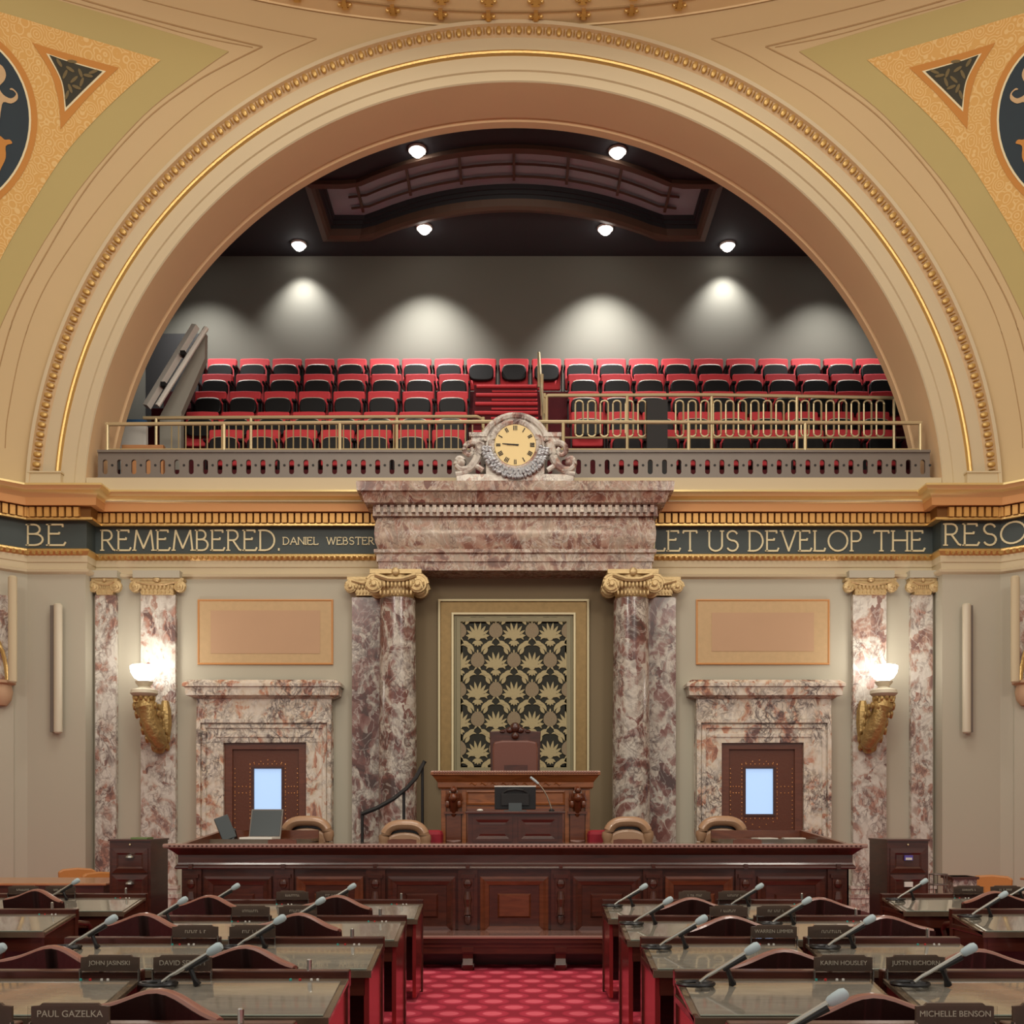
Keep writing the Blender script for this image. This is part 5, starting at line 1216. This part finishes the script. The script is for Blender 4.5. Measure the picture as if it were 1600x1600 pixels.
# side tables and chairs at the edges
for s_, nm in ((-1,'left'),(1,'right')):
    xa = s_*4.76 if s_ < 0 else 6.42
    t = empty('side_table', (xa+s_*.9, 12.6, 0)); tag(t, 'light orange maple side table near the wall at the %s edge' % nm, 'table')
    b = MB(); b.box(-.9, .9, -.65, .40, .73, .76); b.build('tabletop', M['tabletop'], t, bevel=.008)
    MB().box(-.85, .85, -.6, .35, .62, .73).build('apron', M['mahog'], t)
    for dx in (-.82,.82):
        for dy in (-.57,.32): MB().box(dx-.04, dx+.04, dy-.04, dy+.04, 0, .62).build('leg', M['mahog'], t)
for px, py, Y_, lab, rot in ((121,1356,13.9,'orange tan leather chair behind the left side table, near the wall',.5),(157,1362,13.75,'orange tan leather chair at the right end of the left side table',.8),(1550,1367,12.9,'orange tan leather chair left of the right side table',-.4)):
    t = empty('side_chair', (X(px,Y_), Y_, 0), rot); tag(t, lab, 'chair', 'orange leather side chairs'); h = Z(py, Y_)
    pts = [(-.24,h-.05),(-.18,h-.015),(0,h),(.18,h-.015),(.24,h-.05),(.22,.45),(-.22,.45)]
    MB().prism(pts, 0, .07).build('backrest', M['orangeleather'], t, bevel=.02)
    MB().box(-.24,.24,-.42,.02,.40,.47).build('seat', M['orangeleather'], t, bevel=.02)
    for dx in (-.2,.2):
        for dy in (-.38,.0): MB().box(dx-.02,dx+.02,dy-.02,dy+.02,0,.40).build('leg', M['mahog'], t)
bs = empty('stone_box', (X(1508,12.2), 12.2, 0)); tag(bs, 'dark veined box standing beside the right side table', 'box')
MB().box(-.14,.14,0,.3,.0,Z(1370,12.2)).build('box_body', M['marble_col'], bs); MB().box(-.16,.16,-.02,.32,Z(1370,12.2)-.03,Z(1370,12.2)).build('lid', M['mahog'], bs)
wb2 = empty('wire_basket', (X(1466,11.9), 11.9, 0)); tag(wb2, 'grey wire stand beside the right filing cabinet', 'wire stand')
b = MB(); h = Z(1366,11.9)
for k in range(5): a = 2*PI*k/5; b.tube([(.10*math.cos(a),.10*math.sin(a),0),(.10*math.cos(a),.10*math.sin(a),h)], .006, 5)
b.build('uprights', M['iron'], wb2)
for zz in (h, h-.12, .2): MB().tube([(.10*math.cos(2*PI*k/16),.10*math.sin(2*PI*k/16),zz) for k in range(17)], .007, 5, cap=False).build('wire_hoop', M['iron'], wb2)

# ---------------------------------------------------------------- members' desks
DW, DD = .95, .55
def make_desk():
    t = empty('members_desk'); w_ = DW/2
    b = MB(); b.hexa([(-w_,-DD,.665),(w_,-DD,.665),(w_,0,.755),(-w_,0,.755),(-w_,-DD,.69),(w_,-DD,.69),(w_,0,.78),(-w_,0,.78)]); b.build('desktop', M['desk'], t, bevel=.004)
    b = MB(); b.hexa([(-w_+.03,-DD+.025,.694),(w_-.03,-DD+.025,.694),(w_-.03,-.075,.768),(-w_+.03,-.075,.768),(-w_+.03,-DD+.025,.700),(w_-.03,-DD+.025,.700),(w_-.03,-.075,.774),(-w_+.03,-.075,.774)]); b.build('glass_sheet', M['glassdesk'], t)
    b = MB(); b.hexa([(-w_,-DD-.012,.655),(w_,-DD-.012,.655),(w_,-DD,.655),(-w_,-DD,.655),(-w_,-DD-.012,.695),(w_,-DD-.012,.695),(w_,-DD,.695),(-w_,-DD,.695)]); b.build('front_lip', M['desk'], t)
    b = MB(); b.box(-w_, w_, -.02, .05, .73, .815); b.box(-w_, -w_+.025, -DD, -.0, .66, .70); b.build('rear_ledge', M['mahogh'], t, bevel=.006)
    b = MB(); b.box(-w_+.03, w_-.03, -DD+.018, -DD+.024, .698, .703); b.build('edge_glint', M['glassedge'], t)
    for s_ in (-1, 1):
        b = MB(); x = s_*(w_-.03); b.hexa([(x-.015,-DD+.02,.04),(x+.015,-DD+.02,.04),(x+.015,.03,.04),(x-.015,.03,.04),(x-.015,-DD+.02,.67),(x+.015,-DD+.02,.67),(x+.015,.03,.76),(x-.015,.03,.76)])
        sp_ = b.build('side_panel', M['lacquer'], t)
        q = MB(); x2 = s_*(w_-.012); q.box(x2-.008, x2+.008, -.02, .04, 0, .74)
        q.build('side_stile', M['mahog'], sp_)
    b = MB(); b.box(-w_+.04, w_-.04, 0, .03, .1, .75); b.build('modesty_panel', M['mahog'], t)
    b = MB(); b.box(-w_+.04, w_-.04, -DD+.02, -DD+.05, .55, .665); d = b.build('drawer', M['mahogh'], t)
    MB().ball((0,-DD+.01,.61), .015).build('drawer_knob', M['brass'], d, smooth=True)
    for k, (dx, mm) in enumerate(((.20,'teal'),(.245,'redbtn'),(.30,'paper'),(.33,'paper'))):
        MB().lathe([(.0065,0),(.0065,.009),(0,.011)], c=(dx,-.05,.772), n=8).build('vote_button', M[mm], t)
    MB().lathe([(.012,0),(.012,.05),(.008,.055),(0,.055)], c=(.28-.0,-.0,.815), n=8).build('jack', M['micstem'], t)
    return t
M['acrylic'] = mat('clear_acrylic', lin(245,245,245), 0.02); M['acrylic'].node_tree.nodes['Principled BSDF'].inputs['Transmission Weight'].default_value = 1.0; M['acrylic'].node_tree.nodes['Principled BSDF'].inputs['IOR'].default_value = 1.1
M['glassedge'] = mat('glass_glint_tone', lin(176,184,168), 0.2)  # pale tone paints the glint along the front of the glass
# glass over the veneer: wall reflection is painted in as a greyer brown
M['glassdesk'] = wood('glass_over_veneer', lin(122,116,106), lin(142,135,122), 0.08, 1.0, (1,6,1)); M['glassdesk'].node_tree.nodes['Principled BSDF'].inputs['Coat Roughness'].default_value = 0.03
M['lacquer'] = mat('carpet_tinted_mahogany', lin(176,66,66), 0.2, metal=0.6)  # red base carries the carpet's reflection on the mahogany sides
def make_chair():
    t = empty('members_chair'); w_ = .31
    N_ = 14; pts = []
    bell = lambda u: .790+.085*math.exp(-(u/.185)**2)
    us = [-w_+2*w_*k/N_ for k in range(N_+1)]
    b = MB()
    for i in range(N_):
        a, c_ = us[i], us[i+1]; ya_, yc_ = -.05*(a/w_)**2, -.05*(c_/w_)**2
        b.hexa([(a,ya_,.42),(c_,yc_,.42),(c_,yc_+.06,.42),(a,ya_+.06,.42),(a,ya_-.06,bell(a)),(c_,yc_-.06,bell(c_)),(c_,yc_,bell(c_)),(a,ya_,bell(a))])
    b.build('backrest', M['leather'], t, smooth=True)
    b = MB(); b.tube([(u, -.05*(u/w_)**2-.03, bell(u)) for u in us], [.018]+[.027]*(N_-1)+[.018], 8, flat=.65); b.build('crest_rail', M['leatherrim'], t, smooth=True)
    MB().box(-.25,.25,-.0,.42,.40,.47).build('seat', M['leather'], t, bevel=.03)
    for s_ in (-1,1):
        b = MB(); b.tube([(s_*.27,.03,.60),(s_*.29,.12,.61),(s_*.29,.24,.59),(s_*.28,.29,.54),(s_*.26,.27,.44)], .022, 8); b.build('armrest', M['mahog'], t, smooth=True)
    b = MB(); b.lathe([(.04,.1),(.04,.40)], c=(0,.2,0), n=10)
    for k in range(4): a = PI/4+PI/2*k; b.tube([(0,.2,.14),(.15*math.cos(a),.2+.15*math.sin(a),.10),(.30*math.cos(a),.2+.30*math.sin(a),.035)], .025, 6)
    b.build('pedestal', M['mahog'], t, smooth=True)
    return t
def make_mic():
    t = empty('desk_microphone')
    b = MB(); b.tube([(.085*math.cos(2*PI*k/20), .06*math.sin(2*PI*k/20), .012) for k in range(21)], .010, 6, cap=False); b.tube([(.0,0,.012),(.07,0,.012)], .010, 6); b.tube([(.02,-.045,.012),(.02,.045,.012)], .008, 6); b.build('base', M['black'], t, smooth=True)
    MB().tube([(.02,0,.02),(.06,0,.05),(.10,0,.072)], .009, 8).build('chrome_joint', M['micstem'], t, smooth=True)
    b = MB(); b.tube([(.09,0,.067),(.24,0,.157)], [.009,.012], 8); b.build('barrel', M['micstem'], t, smooth=True)
    b = MB(); b.tube([(.13,.002,.078),(.235,.002,.141)], [.012,.018], 8); b.tube([(.15,.01,.085),(.17,.01,.03),(.18,.02,.005)], [.012,.012,.02], 6); b.build('clamp', M['black'], t, smooth=True)
    d = Vector((.86,0,.51)).normalized(); p = Vector((.235,0,.154))
    MB().tube([p, p+d*.012, p+d*.035, p+d*.06, p+d*.075, p+d*.08], [.013,.020,.023,.024,.018,.006], 12).build('foam_windscreen', M['micgrey'], t, smooth=True)
    return t
def make_plate():
    t = empty('name_plate'); h = .088
    MB().prism([(-.14,.02),(.14,.02),(.14,.085),(.11,.088),(.10,.097),(-.10,.097),(-.11,.088),(-.14,.085)], 0, .014).build('plate', M['plate'], t)
    b = MB(); b.box(-.145,.145,-.015,-.013,-.0,.09); b.box(-.145,.145,-.015,.03,.012,.016); b.build('acrylic_stand', M['acrylic'], t)
    b = MB(); b.box(-.143,-.139,-.012,.012,-.03,.03); b.box(.139,.143,-.012,.012,-.03,.03); b.build('stand_feet', M['micstem'], t)
    return t
PD, PC, PM, PN = make_desk(), make_chair(), make_mic(), make_plate()
used = {'d':0,'c':0,'m':0,'n':0}
def inst(proto_, key):
    used[key] += 1
    return proto_ if used[key] == 1 else copy_tree(proto_)
ROWN = ['nearest row','second row','third row','fourth row','row before the rostrum']
names = {(-1,0,0):'PAUL GAZELKA',(1,0,0):'MICHELLE BENSON',(-1,1,1):'JOHN JASINSKI',(-1,1,0):'DAVID SENJEM',(1,1,0):'KARIN HOUSLEY',(1,1,1):'JUSTIN EICHORN',(1,2,0):'WARREN LIMMER'}
def place(s_, r, c_, xin, Yb, chair=True, mic=True, plate=True, plx=None, outer=False):
    side = 'left' if s_ < 0 else 'right'
    where = ('outer %s block, %s' if outer else '%s block, %s') % (side, ROWN[r])
    pos = 'aisle-side' if c_ == 0 else 'outer'
    xc = s_*(xin+DW/2+c_*(DW+.06))
    d = inst(PD,'d')
    if outer:
        for ch in [o for o in bpy.data.objects if o.parent == d and o.name.startswith('side_panel')]: ch.data = DARKSIDES[[q_.data.name for q_ in sp0].index(ch.data.name)]
    d = d; d.location = (xc, Yb, 0); tag(d, '%s glass-topped mahogany desk in %s' % (pos, where), 'desk', 'senate desks in rows')
    if chair:
        c = inst(PC,'c'); rot = -.33 if s_ < 0 else .12
        c.location = (xc+s_*(.10 if s_ < 0 else .14), Yb-DD-.38, 0); c.scale = (1, 1, 1.0+(.0 if r < 3 else .045)+(0 if s_ < 0 else -.02)); c.rotation_euler = (0,0,rot+random.uniform(-.04,.04)); tag(c, 'dark oxblood leather chair at %s desk in %s' % (pos, where), 'chair', 'chairs at the senate desks')
    if mic:
        m = inst(PM,'m'); m.location = (xc-DW/2+.075, Yb-.16, .764); m.rotation_euler = (0,0,random.uniform(-.08,.05)); tag(m, 'microphone with pale foam head on %s desk, %s' % (pos, where), 'microphone', 'desk microphones')
    if plate:
        n_ = inst(PN,'n'); x = xc+(DW/2-.14 if (s_ < 0) == (c_ == 1) else -DW/2+.15)
        n_.location = (x, Yb-.04, .797); tag(n_, 'brown name plate with pale lettering, %s desk, %s' % (pos, where), 'name plate', 'name plates on the desks')
        nm = names.get((s_,r,c_)) if not outer else None
        if nm:
            vs, fs = text_mesh(nm, .034 if len(nm) < 13 else .030)
            mb = MB(); mb.add([(v.x, -.002-v.z*.5, v.y+.058) for v in vs], fs); lo = mb.build('lettering', M['platetext'], n_)
        else:
            mb = MB(); k0 = -.055
            random.seed(int(Yb*100)+c_*7+(s_+1)*3)
            x_ = -.06
            while x_ < .06:
                w2 = random.uniform(.006,.011); 
                mb.box(x_, x_+w2*.35, -.003, 0, .048, .066); mb.box(x_, x_+w2, -.003, 0, .048, .052) if random.random() > .5 else mb.box(x_, x_+w2, -.003, 0, .062, .066)
                x_ += w2+.004+(.012 if random.random() > .85 else 0)
            tag(mb.build('lettering', M['platetext'], n_), kind='stuff')
sp0 = [o for o in bpy.data.objects if o.parent == PD and o.name.startswith('side_panel')]
DARKSIDES = []
for q_ in sp0:
    dm = q_.data.copy(); dm.materials[0] = M['mahog']; DARKSIDES.append(dm)
YROW = [3.73, 4.98, 6.30, 7.62, 9.05]
for s_ in (-1, 1):
    xin = .80 if s_ < 0 else .78
    for r, Yb in enumerate(YROW):
        for c_ in (0, 1):
            place(s_, r, c_, xin, Yb, chair=(r > 0), mic=not (r == 0 and not (s_ > 0 and c_ == 0)), plate=True)
    for r, Yb in ((3, 8.15), (4, 9.70)):
        for c_ in (0, 1): place(s_, r, c_, 3.48, Yb, outer=True)
